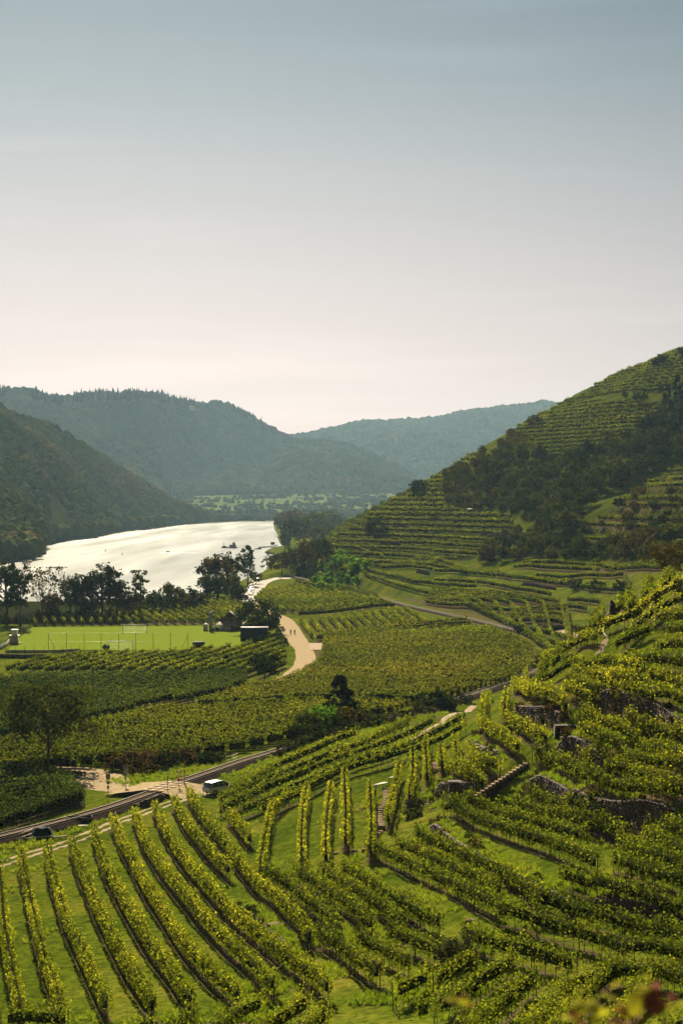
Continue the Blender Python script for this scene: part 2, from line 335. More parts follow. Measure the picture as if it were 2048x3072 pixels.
def farfield_build(nt, out):
    P = pos(nt); mp = nt.nodes.new('ShaderNodeMapping'); mp.inputs['Scale'].default_value = (0.25, 1, 1); mp.inputs['Rotation'].default_value = (0,0,0.12); nt.links.new(P, mp.inputs[0])
    n1 = noise(nt, 0.022, 3, 0.55, mp.outputs[0])
    c = ramp_node(nt, n1.outputs[0], [(0.36, (0.045,0.075,0.02)), (0.46, (0.085,0.115,0.03)), (0.52, (0.055,0.085,0.025)), (0.62, (0.13,0.14,0.045))]).outputs[0]
    p = nt.nodes.new('ShaderNodeBsdfDiffuse')
    nt.links.new(c, p.inputs['Color']); nt.links.new(p.outputs[0], out.inputs[0])
M['farfield'] = mat('far_fields', farfield_build)

# ------------------------------------------------------------------ terrain: z as a function of bearing U and distance D
near = {1.5:39.4, 4:39.25, 7:36.8, 15:31, 30:24, 60:13.5}
COLS = {
 -1600: {90:6,115:1.2,133:.3,160:0,1400:0},
 0: {90:6,115:1.2,133:.3,160:0,400:0,640:0,1400:0},
 300: {90:6.5,120:2,150:.6,180:.2,210:0,400:0,640:0,1400:0},
 600: {90:7,120:3,150:1.3,180:1,210:.7,240:.5,300:.2,400:0,640:0,1400:0},
 750: {90:7.5,120:3.2,150:2,180:1.5,210:1.2,240:1,300:.5,400:0,640:0,1400:0},
 900: {90:8,120:4,150:3,180:3.2,210:3,240:2.5,280:1.5,330:.5,450:0,640:0,760:.5,850:2,950:8,1050:8,1200:0,1400:0},
 1024: {90:9,120:4.5,150:4.2,180:4.2,210:5,240:4.5,280:3.3,330:.8,400:.3,640:.5,700:1,760:2.5,850:12,950:22,1050:25,1200:20,1400:5},
 1250: {90:10,120:5.5,150:5.5,180:6,200:7,220:8,240:7.6,270:5,300:3.5,340:1,400:.5,560:.6,640:1.0,700:5,760:10,850:20,950:35,1030:50,1150:50,1400:40},
 1500: {90:11,115:7,150:8,170:9.5,183:12,200:13.6,215:14.2,230:13.8,250:11.2,275:6,310:2,350:1,480:1,560:1.2,600:3.5,650:8.5,720:15,800:24,880:38,960:58,1050:80,1200:84,1400:85},
 1800: {90:11,115:7.5,130:9,150:12,165:15.5,185:20,205:23,225:24.5,260:21,300:12,350:4,420:2,500:1.5,560:8,600:13,640:18,700:30,760:40,800:43,850:50,950:80,1050:105,1130:120,1300:125,1400:125},
 2048: {90:12,112:9.5,130:13,150:18,170:22,190:26,215:29.5,230:30.5,260:28,300:20,350:11,420:7,500:12,560:22,640:36,700:50,760:52,800:52,900:75,1000:110,1100:137,1200:145,1400:150},
 2400: {90:15,112:14,150:24,190:31,230:36,300:28,350:20,420:16,500:22,560:32,640:45,760:65,900:100,1100:150,1400:170},
 3600: {90:18,112:20,150:30,190:38,230:42,300:38,350:30,420:26,500:32,560:40,640:55,760:75,900:110,1100:160,1400:180},
}
def pchip(x, y, xq):
    x = np.asarray(x, float); y = np.asarray(y, float); h = np.diff(x)
    sh = (slice(None),) + (None,)*(y.ndim-1)
    d = np.diff(y, axis=0) / h[sh]
    m = np.zeros_like(y); m[0] = d[0]; m[-1] = d[-1]
    w1 = (2*h[1:] + h[:-1])[sh]; w2 = (h[1:] + 2*h[:-1])[sh]
    a, b = d[:-1], d[1:]
    with np.errstate(divide='ignore', invalid='ignore'):
        mm = (w1 + w2) / (w1/a + w2/b)
    m[1:-1] = np.where(a*b > 0, mm, 0)
    i = np.clip(np.searchsorted(x, xq) - 1, 0, len(x)-2)
    t = ((xq - x[i]) / h[i])[sh]; hh = h[i][sh]
    return (2*t**3 - 3*t**2 + 1)*y[i] + (t**3 - 2*t**2 + t)*hh*m[i] + (-2*t**3 + 3*t**2)*y[i+1] + (t**3 - t**2)*hh*m[i+1]
Ug = np.concatenate([np.arange(-1500, -160, 60), np.arange(-160, 2240, 8), np.arange(2240, 3560, 60)]).astype(float)
Dg = np.concatenate([np.geomspace(1.5, 80, 50)[:-1], np.geomspace(80, 330, 420)[:-1], np.geomspace(330, 1390, 235)])
lD = np.log(Dg)
tab = np.array([pchip(np.log(list({**near, **c}.keys())), list({**near, **c}.values()), lD) for c in COLS.values()])
Z0 = pchip(np.array(list(COLS.keys()), float), tab, Ug)          # [U, D]
XX = (Ug[:, None] - 1024) / F * Dg[None, :]; YY = np.broadcast_to(Dg[None, :], XX.shape).copy()
# smooth value noise
_perm = rng.random((256, 256))
def vnoise(x, y, s):
    x = np.asarray(x)/s; y = np.asarray(y)/s
    xi = np.floor(x).astype(int); yi = np.floor(y).astype(int); fx = x - xi; fy = y - yi
    fx = fx*fx*(3-2*fx); fy = fy*fy*(3-2*fy); g = lambda a, b: _perm[a % 256, b % 256]
    return (g(xi,yi)*(1-fx)*(1-fy) + g(xi+1,yi)*fx*(1-fy) + g(xi,yi+1)*(1-fx)*fy + g(xi+1,yi+1)*fx*fy) * 2 - 1
def sm(a, b, v):
    t = np.clip((v - a)/(b - a), 0, 1); return t*t*(3-2*t)
relief = np.clip(Z0/6, 0.05, 1) * sm(60, 110, YY)
Z0 = Z0 + relief*(0.35*vnoise(XX, YY, 14) + 0.12*vnoise(XX+90, YY, 4.0)) + sm(600, 750, YY)*np.clip(Z0/20, 0, 1)*(2.2*vnoise(XX+7, YY+50, 60) + 1.0*vnoise(XX+300, YY, 24))
# the river: ground falls below the water beyond the near bank
Dsh = np.interp(Ug, [-1500, 0, 300, 600, 700, 740, 790, 815, 850], [700, 690, 690, 740, 830, 900, 960, 1100, 3000])
Z0 = Z0 - 12*sm(0, 22, YY - Dsh[:, None])
def bil(G, U, D):
    U = np.asarray(U, float); D = np.asarray(D, float)
    i = np.clip(np.searchsorted(Ug, U) - 1, 0, len(Ug)-2); j = np.clip(np.searchsorted(Dg, D) - 1, 0, len(Dg)-2)
    a = np.clip((U - Ug[i])/(Ug[i+1]-Ug[i]), 0, 1); b = np.clip((D - Dg[j])/(Dg[j+1]-Dg[j]), 0, 1)
    return G[i,j]*(1-a)*(1-b) + G[i+1,j]*a*(1-b) + G[i,j+1]*(1-a)*b + G[i+1,j+1]*a*b
ZG = Z0
def Zat(x, y):
    x = np.asarray(x, float); y = np.maximum(np.asarray(y, float), 1.0)
    return bil(ZG, 1024 + F*x/y, y)
ct, stt = math.cos(TILT), math.sin(TILT)
def ray(px, py):
    a = (px - 1024)/F; b = (1536 - py)/F
    dy = ct + b*stt; dz = b*ct - stt
    return a/dy, dz/dy
def P(px, py, off=0.0, dmin=80, dmax=1380):
    """ground point seen at photo pixel (px, py); off: height of the seen point above ground"""
    u, s = ray(px, py)
    D = np.geomspace(dmin, dmax, 1400); z = bil(ZG, 1024 + F*u, D) + off
    g = CAMZ + s*D - z
    k = np.nonzero(g <= 0)[0]
    if len(k) == 0: d = D[np.argmin(np.abs(g))] if g.min() < 3 else dmax
    elif k[0] == 0: d = D[0]
    else:
        k = k[0]; d = D[k-1] + (D[k]-D[k-1])*g[k-1]/(g[k-1]-g[k])
    return np.array([u*d, d])
def PZ(px, py, z=0.0):
    u, s = ray(px, py); d = (z - CAMZ)/s; return np.array([u*d, d])
def PD(px, py, D):
    u, s = ray(px, py); return np.array([u*D, D, CAMZ + s*D])
def g3(xy, dz=0.0): return np.array([xy[0], xy[1], float(Zat(xy[0], xy[1])) + dz])
def pxm(D): return F/D
def resample(pts, ds):
    pts = np.asarray(pts, float); seg = np.hypot(*np.diff(pts[:, :2], axis=0).T); s = np.concatenate([[0], np.cumsum(seg)])
    n = max(2, int(round(s[-1]/ds)) + 1); q = np.linspace(0, s[-1], n)
    return np.stack([np.interp(q, s, pts[:, k]) for k in range(pts.shape[1])], 1)
def smooth_line(pts, ds=2.0, it=3):
    p = resample(pts, ds)
    for _ in range(it):
        if len(p) > 2: p[1:-1] = (p[:-2] + 2*p[1:-1] + p[2:])/4
    return p
def seg_dist(X, Y, line):
    """distance to polyline, signed side (left of travel positive), fraction along"""
    best = np.full(X.shape, 1e9); side = np.zeros(X.shape); fr = np.zeros(X.shape)
    L = np.concatenate([[0], np.cumsum(np.hypot(*np.diff(line, axis=0).T))])
    for k in range(len(line)-1):
        a, b = line[k], line[k+1]; d = b - a; l2 = (d**2).sum() + 1e-9
        t = np.clip(((X-a[0])*d[0] + (Y-a[1])*d[1])/l2, 0, 1)
        ex = X - (a[0]+t*d[0]); ey = Y - (a[1]+t*d[1]); q = np.hypot(ex, ey)
        m = q < best; best = np.where(m, q, best); side = np.where(m, np.sign(d[0]*ey - d[1]*ex), side); fr = np.where(m, (L[k] + t*(L[k+1]-L[k])), fr)
    return best, side, fr/L[-1]
# dry stone walls of the vineyard terraces: top edge traced in the photograph, height in metres
WALLS = [
 ([(1535,2128),(1606,2130),(1657,2136),(1690,2150)], 2.0, 'short dry stone wall round the knoll below the yellow vines'),
 ([(1775,2080),(1825,2072),(1886,2090),(1962,2122),(2060,2170)], 2.6, 'tall pale dry stone wall high on the right slope'),
 ([(1581,2296),(1647,2322),(1708,2362),(1784,2402),(1861,2414),(1937,2414),(2060,2436)], 2.8, 'long dry stone wall running right from the top of the stone stairs'),
 ([(1400,2224),(1454,2246),(1500,2265)], 1.0, 'low dry stone wall above the inner knoll vines'),
 ([(1306,2350),(1367,2356),(1440,2362)], 1.6, 'dry stone wall left of the foot of the stone stairs'),
 ([(1285,2458),(1330,2500),(1395,2540),(1443,2569),(1505,2596),(1567,2634),(1634,2664),(1729,2698)], 1.4, 'long curved stone wall below the grassy bank in the middle slope'),
 ([(717,2712),(762,2748),(802,2784),(842,2820),(873,2846)], 0.8, 'low crumbling stone wall on the bank between lower left rows'),
 ([(1740,2690),(1820,2704),(1896,2712),(2060,2736)], 1.3, 'stone wall between vine rows at the right edge of the slope'),
 ([(1665,2206),(1700,2212),(1740,2230),(1790,2272),(1830,2300)], 2.6, 'dark shaded retaining wall beside the slab-roofed shelter'),
]
wall_lines = []
for pts, h, lab in WALLS:
    ln = smooth_line([P(*p, off=h/2) for p in pts], 1.0, 4); wall_lines.append(ln)
ZG = Z0.copy()
DRY = np.zeros(Z0.shape)
for ln, (pts, h, lab) in zip(wall_lines, WALLS):
    ym = (YY > ln[:,1].min()-25) & (YY < ln[:,1].max()+25) & (XX > ln[:,0].min()-20) & (XX < ln[:,0].max()+20)
    d, sd_, fr = seg_dist(XX[ym], YY[ym], ln)
    fade = sm(0, 0.1, fr)*sm(0, 0.1, 1-fr)
    up = np.where(sd_ >= 0, 1.0, -1.0)          # lines are traced left to right, so uphill (away) is on the left
    ZG[ym] += up*h*0.5*np.exp(-(d/4.0)**1.3)*fade
    DRY[ym] = np.maximum(DRY[ym], np.exp(-(d/1.8)**2)*0.75)
# hill vineyards: terraces cut along the contours, inside outlines traced on the hillside
def in_poly(px, py, poly):
    px = np.asarray(px, float); py = np.asarray(py, float); c = np.zeros(px.shape, bool); n = len(poly)
    for i in range(n):
        x0, y0 = poly[i]; x1, y1 = poly[(i+1) % n]
        if y0 == y1: continue
        k = ((y0 > py) != (y1 > py)) & (px < (x1-x0)*(py-y0)/(y1-y0) + x0); c ^= k
    return c
HILLV = {
 'lower': [(860,1720),(900,1630),(980,1570),(1080,1515),(1190,1450),(1240,1415),(1320,1370),(1440,1320),(1450,1372),(1410,1400),(1350,1425),(1340,1470),(1330,1520),(1400,1535),(1545,1550),(1548,1596),(1500,1620),(1480,1650),(1440,1672),(1290,1690),(1100,1705),(900,1730)],
 'upper': [(1520,1320),(1560,1265),(1630,1210),(1700,1180),(1770,1200),(1900,1206),(2003,1212),(2003,1235),(1920,1262),(1900,1300),(1830,1325),(1740,1368),(1640,1380),(1572,1335)],
 'top':   [(1720,1200),(1800,1140),(1900,1090),(2000,1040),(2150,1000),(2150,1110),(2010,1178),(1900,1172),(1850,1180),(1790,1190)],
 'bump':  [(1690,1640),(1740,1580),(1820,1530),(1880,1480),(1960,1425),(2060,1395),(2200,1380),(2200,1600),(1950,1600),(1850,1640)],
}
rail_px = [(-80,2522),(0,2505),(100,2478),(188,2456),(313,2425),(402,2393),(491,2361),(580,2334),(700,2299),(819,2263),(950,2223),(1100,2180),(1300,2128),(1403,2090),(1525,2046),(1600,2017),(1672,1990),(1725,1968),(1738,1954),(1713,1940),(1667,1925),(1600,1904),(1534,1889),(1480,1875),(1400,1856),(1350,1846),(1300,1835),(1208,1814),(1154,1799),(1060,1776),(970,1752),(900,1735),(860,1727)]
w = np.array([PZ(x, y, 0.9) for x, y in rail_px]); rl = smooth_line(w, 3.0, 10)
for k0 in range(0, len(rl)-1, 1):
    if rl[k0,1] < 300: continue
    m_ = (np.abs(YY - rl[k0,1]) < 14)
    dd = np.hypot(XX[m_]-rl[k0,0], YY[m_]-rl[k0,1]); wgt = 1 - sm(5, 12, dd); zz = ZG[m_]; ZG[m_] = np.where(zz > 0.55, zz*(1-wgt) + 0.55*wgt, zz)
PYg = 1500 - (ZG - CAMZ)/YY*F
STEP = 2.7
wterr = np.zeros(ZG.shape)
far = YY > 600
for k, poly in HILLV.items():
    wterr = np.maximum(wterr, (in_poly(Ug[:,None]+0*YY, PYg, poly) & far)*1.0)
def blur(A, n=2):
    for _ in range(n):
        A = A.copy(); A[1:-1] = (A[:-2] + 2*A[1:-1] + A[2:])/4; A[:,1:-1] = (A[:,:-2] + 2*A[:,1:-1] + A[:,2:])/4
    return A
wterr = blur(wterr, 3)
fr_ = (ZG/STEP) % 1.0
ZC = ZG.copy()
ZG = ZG + wterr*((np.floor(ZG/STEP) + sm(0.60, 0.95, fr_))*STEP - ZG)
SL = (ZG - CAMZ)/YY
HZ = np.maximum.accumulate(SL, axis=1)
def visible(x, y, h=2.3):
    u = 1024 + F*x/y; return ((Zat(x, y) + h - CAMZ)/y) > bil(HZ, u, y*0.985) - 1e-5

# ------------------------------------------------------------------ vine rows: list of (world line, set name, label, LOD)
ROWS = []
def add_row(line, label, group, style='green', top=2.0, name='vine_row', cull=False):
    ln = smooth_line(line, 1.0, 2)
    if cull:
        v = visible(ln[:,0], ln[:,1])
        idx = np.nonzero(v)[0]
        if len(idx) < 3: return
        runs = np.split(idx, np.nonzero(np.diff(idx) > 3)[0] + 1)
        runs = [r for r in runs if len(r) >= 4]
        if not runs: return
        r = max(runs, key=len); ln = ln[r[0]:r[-1]+1]
    L = np.hypot(*np.diff(ln, axis=0).T).sum(); D = ln[:,1].mean()
    ROWS.append(dict(line=ln, label=label, group=group, style=style, top=top, L=L, D=D, size=L*(F/D)**2))
def tops(pts, off=1.95): return [P(*p, off=off) for p in pts]
# lower left field: hand traced along the tops of the rows
LEFT = [
 [(0,2589),(13,2768),(45,2924),(62,3003)], [(65,2545),(80,2634),(103,2732),(129,2848),(165,2937),(185,3005)],
 [(143,2527),(156,2603),(179,2670),(196,2732),(241,2821),(277,2902),(321,2990)], [(214,2509),(241,2585),(268,2647),(295,2710),(339,2795),(379,2870),(429,2937),(460,2995)],
 [(284,2474),(290,2504),(321,2589),(357,2656),(402,2732),(446,2803),(504,2875),(571,2972)], [(339,2443),(366,2509),(397,2562),(437,2638),(482,2701),(536,2786),(580,2839),(634,2893),(717,2962)],
 [(404,2420),(437,2513),(491,2589),(536,2643),(603,2723),(670,2790),(748,2857),(822,2928)], [(462,2398),(491,2465),(536,2537),(580,2590),(640,2655),(717,2732),(784,2786),(842,2835),(900,2871),(985,2935)],
 [(522,2385),(558,2452),(625,2532),(688,2592)], [(565,2360),(604,2425)], [(606,2428),(649,2480),(689,2525),(725,2575),(775,2634),(837,2679),(900,2732),(932,2790)],
 [(685,2424),(716,2460),(752,2500)], [(868,2370),(814,2415),(801,2469),(788,2536),(779,2600)]]
for i, l in enumerate(LEFT):
    add_row(tops(l), '%s yellow-green vine row from the left in the lower left grass field' % ordw(i), 'vine rows in the lower left grass field', 'yellow')
MID = [[(921,2357),(908,2424),(904,2491),(905,2575)], [(993,2348),(984,2402),(979,2460),(975,2527),(979,2558)], [(1033,2312),(1035,2379),(1037,2446),(1035,2505)],
 [(1109,2348),(1113,2424),(1113,2491),(1110,2535)], [(1198,2290),(1185,2348),(1171,2402),(1162,2440)], [(1238,2250),(1238,2312),(1225,2379)], [(1275,2225),(1281,2316)]]
for i, l in enumerate(MID):
    add_row(tops(l), '%s upright vine row from the left on the grassy centre slope pointing at the viewer' % ordw(i), 'short vine rows pointing down the centre slope', 'yellow')
DIAG = [[(694,2353),(823,2286),(913,2246),(1075,2183)], [(660,2385),(740,2348),(823,2312),(960,2258),(1120,2205),(1225,2150)], [(662,2407),(800,2344),(935,2290),(1080,2240),(1250,2172),(1300,2145)],
 [(722,2412),(860,2350),(980,2300),(1120,2250),(1260,2200),(1392,2130)], [(775,2412),(900,2360),(1010,2300),(1110,2268),(1200,2240),(1311,2204),(1397,2155)]]
for i, l in enumerate(DIAG):
    add_row(tops(l), '%s long vine row from the railway, slanting up from the silver van' % ordw(i), 'long vine rows beside the railway', 'green')
KNOLL = [[(1466,2067),(1448,2118),(1441,2153)], [(1520,2067),(1510,2118),(1525,2143),(1576,2164),(1640,2200)], [(1441,2153),(1469,2174),(1515,2194),(1555,2228)], [(1540,2036),(1576,2052),(1621,2057),(1667,2072),(1700,2110)],
 [(1693,2047),(1739,2067),(1785,2085)], [(1342,2276),(1403,2306),(1450,2330)], [(1403,2220),(1423,2255),(1469,2281),(1500,2278)], [(1362,2204),(1372,2265)], [(1321,2235),(1326,2285)]]
for i, l in enumerate(KNOLL):
    add_row(tops(l), '%s vine row of the rounded knoll, counted from its railway side' % ordw(i), 'vine rows around the knoll', 'yellow')
UP = [[(1801,1867),(1849,1843),(1901,1829),(1944,1781),(2006,1753),(2080,1712)], [(1873,1896),(1892,1872),(1944,1829),(1992,1796),(2080,1765)], [(1729,1900),(1790,1896)], [(1715,1963),(1758,1977),(1825,1963),(1873,1977),(1920,1982)],
 [(1644,1985),(1691,1944)], [(1615,1998),(1644,1982)], [(1960,1835),(2010,1829),(2080,1834)], [(1960,1925),(2010,1912),(2080,1920)], [(1830,1925),(1890,1890),(1960,1862)], [(1718,1998),(1784,2006),(1861,2010),(1912,2020)],
 [(1947,2005),(1988,2021),(2080,2042)], [(1825,2031),(1886,2042),(1962,2062),(2080,2088)], [(1881,2128),(1937,2153),(2003,2179),(2080,2192)], [(1733,2133),(1784,2140),(1850,2160),(1906,2189),(1962,2220),(2080,2258)],
 [(1739,2168),(1800,2192),(1861,2225),(1927,2255),(2013,2268),(2080,2275)], [(1739,2235),(1810,2258),(1861,2278),(1937,2306),(2013,2330),(2080,2340)], [(1606,2230),(1667,2255),(1723,2286),(1800,2316),(1886,2347),(1962,2350),(2080,2362)],
 [(1840,1975),(1900,1955),(1990,1962),(2080,1972)], [(2000,1870),(2080,1872)], [(1575,2002),(1640,1962),(1700,1925),(1765,1890)], [(1592,2042),(1660,2003),(1722,1962)], [(1700,2020),(1760,2040),(1800,2050)]]
for i, l in enumerate(UP):
    add_row(tops(l), '%s vine row down the steep right slope, above the stone stairs' % ordw(i), 'vine rows on the steep right slope', 'yellow' if i < 12 else 'green')
LOW = [[(1590,2352),(1640,2380),(1683,2398),(1759,2418),(1835,2436)], [(1500,2385),(1560,2400),(1606,2412),(1708,2433),(1810,2449),(1881,2472)], [(1398,2377),(1464,2408),(1555,2433),(1647,2459),(1759,2488)], [(1331,2403),(1403,2423),(1504,2459),(1606,2490),(1708,2525),(1790,2564)],
 [(1942,2439),(2003,2459),(2080,2482)], [(1932,2490),(1988,2510),(2080,2535)], [(1860,2500),(1940,2540),(2080,2580)], [(1839,2548),(1896,2572),(1968,2595),(2080,2623)], [(1677,2595),(1729,2605),(1801,2619),(1873,2643),(1944,2672),(2080,2698)],
 [(1250,2472),(1326,2515),(1403,2551),(1494,2585),(1567,2628),(1630,2668)], [(1186,2513),(1239,2527),(1297,2558),(1350,2580),(1420,2604),(1500,2645)], [(1101,2509),(1154,2536),(1208,2558),(1275,2590),(1350,2625),(1420,2660),(1490,2690)],
 [(1605,2672),(1682,2691),(1753,2710),(1825,2724),(1896,2743),(1968,2758),(2080,2792)], [(1486,2705),(1562,2715),(1634,2739),(1696,2762),(1768,2777),(1825,2800),(1896,2815),(1968,2805),(2080,2838)],
 [(1029,2580),(1079,2607),(1132,2643),(1186,2674),(1248,2710),(1318,2742)], [(967,2589),(1020,2625),(1079,2656),(1132,2687),(1177,2723),(1204,2745)], [(887,2594),(940,2620),(989,2656),(1043,2687),(1087,2728),(1116,2750)], [(797,2589),(837,2616),(891,2652),(940,2692),(998,2732),(1015,2775)],
 [(1163,2772),(1217,2786),(1275,2812),(1330,2825)], [(1391,2767),(1457,2796),(1515,2810),(1586,2824),(1643,2843),(1730,2866)], [(1070,2786),(1119,2812),(1168,2835),(1225,2866)], [(958,2772),(1007,2804),(1052,2839),(1096,2871),(1140,2892)], [(1800,2868),(1880,2880),(1960,2880),(2080,2900)]]
for i, l in enumerate(LOW):
    add_row(tops(l), '%s long vine row of the terraces below the stone stairs, counted downhill' % ordw(i), 'vine rows on the terraces below the stairs', 'green')
BOT = [[(0,3031),(70,3018),(134,3022),(205,3034)], [(380,3068),(460,3040)], [(500,3072),(582,3015)], [(640,3066),(739,2991),(802,2975)], [(760,3072),(851,3022),(927,2973)], [(900,3072),(980,3010)], [(1177,2950),(1230,2929),(1290,2895)], [(1230,3005),(1310,2990)],
 [(1300,2987),(1372,2963),(1434,2920),(1491,2882),(1542,2850)], [(1380,3066),(1467,3010),(1515,2972),(1567,2929),(1608,2902)], [(1560,3072),(1634,3015),(1672,2968),(1710,2920),(1777,2906),(1825,2872)], [(1665,3070),(1715,3006),(1768,2944),(1815,2901),(1868,2864)], [(1810,3070),(1873,3001),(1911,2953),(1972,2892)], [(1985,3080),(2060,3025)], [(1300,2920),(1375,2870),(1430,2840)]]
for i, l in enumerate(BOT):
    add_row(tops(l), '%s short slanting vine row from the left along the bottom edge of the photo' % ordw(i), 'slanting vine rows along the bottom', 'green')
def loft(A, B, n, label, group, style='green', off=1.95, cull=False):
    a = resample(tops(A, off), 3.0); b = np.array(tops(B, off)); m = len(a)
    b = resample(b, 1.0); q = np.linspace(0, len(b)-1, m); b = np.stack([np.interp(q, np.arange(len(b)), b[:,k]) for k in (0,1)], 1)
    for i in range(n):
        t = i/max(1, n-1); add_row(a*(1-t) + b*t, label % ordw(i), group, style, cull=cull)
loft([(-90,2470),(0,2447),(103,2416),(179,2389),(255,2371)], [(-90,2300),(40,2296),(130,2298),(212,2320)], 11, '%s vine row from the rails in the dense corner block left of the track', 'vine rows of the corner block by the track', 'dense')
loft([(900,1853),(936,1897)], [(1212,1818),(1275,1858)], 13, '%s parallel vine row from the road in the striped field beyond the brown patch', 'vine rows of the striped field', 'striped')
loft([(891,1834),(1000,1828),(1110,1811),(1185,1808)], [(960,1813),(1050,1802),(1120,1796),(1150,1794)], 4, '%s cross vine row along the top of the striped field', 'cross rows above the striped field', 'plain')
loft([(945,1905),(1100,1895),(1230,1888),(1350,1884),(1450,1882)], [(960,1897),(1090,1885),(1220,1868),(1350,1855),(1400,1852)], 4, '%s cross vine row along the foot of the striped field', 'cross rows below the striped field', 'plain')
loft([(882,1748),(962,1765),(1052,1772),(1136,1797)], [(890,1735),(980,1752),(1080,1763),(1130,1780)], 3, '%s vine row curving along the top of the roadside field', 'rows above the roadside field', 'plain')
loft([(1275,1798),(1360,1808),(1500,1822),(1650,1812),(1760,1818)], [(1300,1757),(1420,1767),(1680,1793),(1890,1812)], 8, '%s vine row above the railway bank on the far right terraces', 'rows above the railway bank', 'striped')
loft([(1530,1846),(1620,1856),(1700,1858),(1800,1852)], [(1530,1829),(1620,1824),(1700,1820),(1800,1828)], 4, '%s vine row of the lowest block above the far level crossing', 'rows above the far level crossing', 'plain')
MIDT = [[(1539,1693),(1634,1696),(1768,1700),(1796,1703)], [(1567,1684),(1682,1681),(1815,1686)], [(1806,1693),(1896,1696),(1990,1696)], [(1491,1719),(1562,1727),(1634,1731),(1705,1739)], [(1605,1719),(1705,1724),(1777,1717),(1873,1715),(2010,1724)],
 [(1882,1729),(2025,1739)], [(1300,1734),(1372,1736),(1424,1739)], [(1429,1739),(1491,1748),(1539,1758)], [(1539,1758),(1596,1765),(1653,1776)], [(1300,1705),(1395,1710),(1500,1710)], [(1300,1672),(1348,1686),(1395,1702)], [(1092,1712),(1141,1732),(1208,1754),(1275,1772),(1350,1768)],
 [(1101,1701),(1186,1723),(1275,1741),(1350,1750)], [(1141,1696),(1230,1692),(1297,1702)], [(895,1696),(962,1694),(1025,1687)], [(895,1714),(962,1714)], [(1700,1790),(1800,1800),(1900,1806)], [(1840,1690),(2000,1688)], [(1142,1693),(1253,1686),(1318,1693),(1409,1712),(1481,1716)], [(1240,1673),(1338,1680),(1396,1706)], [(1155,1716),(1240,1738),(1338,1745),(1429,1752)], [(1475,1718),(1612,1734),(1729,1744)], [(1024,1640),(1096,1647),(1155,1673)], [(1024,1662),(1063,1675)], [(1740,1752),(1850,1762),(1960,1770)], [(1120,1683),(1230,1678),(1330,1690)]]
for i, l in enumerate(MIDT):
    add_row(tops(l), '%s terrace vine row at the foot of the big hill' % ordw(i), 'terrace rows at the foot of the hill', 'striped')
def fill(poly, dir_px, spacing, label, group, style='plain', jitter=0.0, maxseg=1e9):
    pw = np.array([P(*p) for p in poly]); a = P(*dir_px[0]); b = P(*dir_px[1]); d = (b-a)/np.hypot(*(b-a)); n = np.array([-d[1], d[0]])
    if n[1] < 0: n = -n
    s = pw @ n; k = 0
    for c in np.arange(s.min()+spacing*0.5, s.max(), spacing):
        xs = []
        for i in range(len(pw)):
            p, q = pw[i], pw[(i+1) % len(pw)]; sp, sq = p@n - c, q@n - c
            if (sp > 0) != (sq > 0): t = sp/(sp-sq); xs.append((p + (q-p)*t) @ d)
        xs.sort()
        for j in range(0, len(xs)-1, 2):
            if xs[j+1] - xs[j] > 5:
                add_row([n*c + d*xs[j], n*c + d*xs[j+1]], label % ordw(k), group, style, cull=True); k += 1
fill([(-90,2245),(286,2165),(491,2120),(640,2095),(735,2068),(740,2032),(-90,2042)], ((286,2165),(640,2092)), 2.7, '%s vine row from the near edge of the dense left field below the pitch', 'vine rows of the dense left field', 'dense')
fill([(-90,2262),(286,2185),(491,2138),(560,2142),(960,2118),(1100,2120),(1250,2125),(1180,2150),(1000,2170),(900,2222),(711,2262),(580,2280),(520,2290),(312,2300),(220,2315),(-90,2330)], ((100,2200),(900,2190)), 2.7, '%s vine row from the near edge of the broad field behind the walnut tree', 'vine rows of the broad centre field')
fill([(971,1925),(1350,1899),(1457,1893),(1524,1915),(1600,1950),(1612,2000),(1540,2048),(1400,2088),(1270,2118),(1100,2112),(960,2108),(560,2134),(735,2078),(850,2055),(958,2000)], ((600,2100),(1250,2096)), 2.8, '%s vine row from the near edge of the big field right of the gravel road', 'vine rows of the big field right of the road', 'autumn')
fill([(0,2026),(134,1990),(220,1975),(500,1968),(735,1950),(846,1925),(860,1978),(856,2010),(790,2040),(740,2033)], ((330,2010),(560,1943)), 3.6, '%s slanting vine row from the left below the football pitch', 'vine rows below the pitch', 'striped')
fill([(95,1880),(330,1877),(612,1875),(700,1870),(748,1850),(745,1828),(725,1812),(640,1805),(560,1822),(480,1834),(300,1850),(100,1862)], ((384,1845),(429,1876)), 3.0, '%s slanting vine row of the field between pitch and riverside trees', 'vine rows behind the pitch', 'striped')
fill([(760,1806),(790,1775),(845,1770),(880,1762),(960,1780),(1040,1788),(1136,1806),(1000,1832),(890,1842),(848,1842),(800,1826)], ((820,1792),(886,1827)), 3.0, '%s slanting vine row of the field right of the parked cars', 'vine rows right of the parked cars', 'striped')
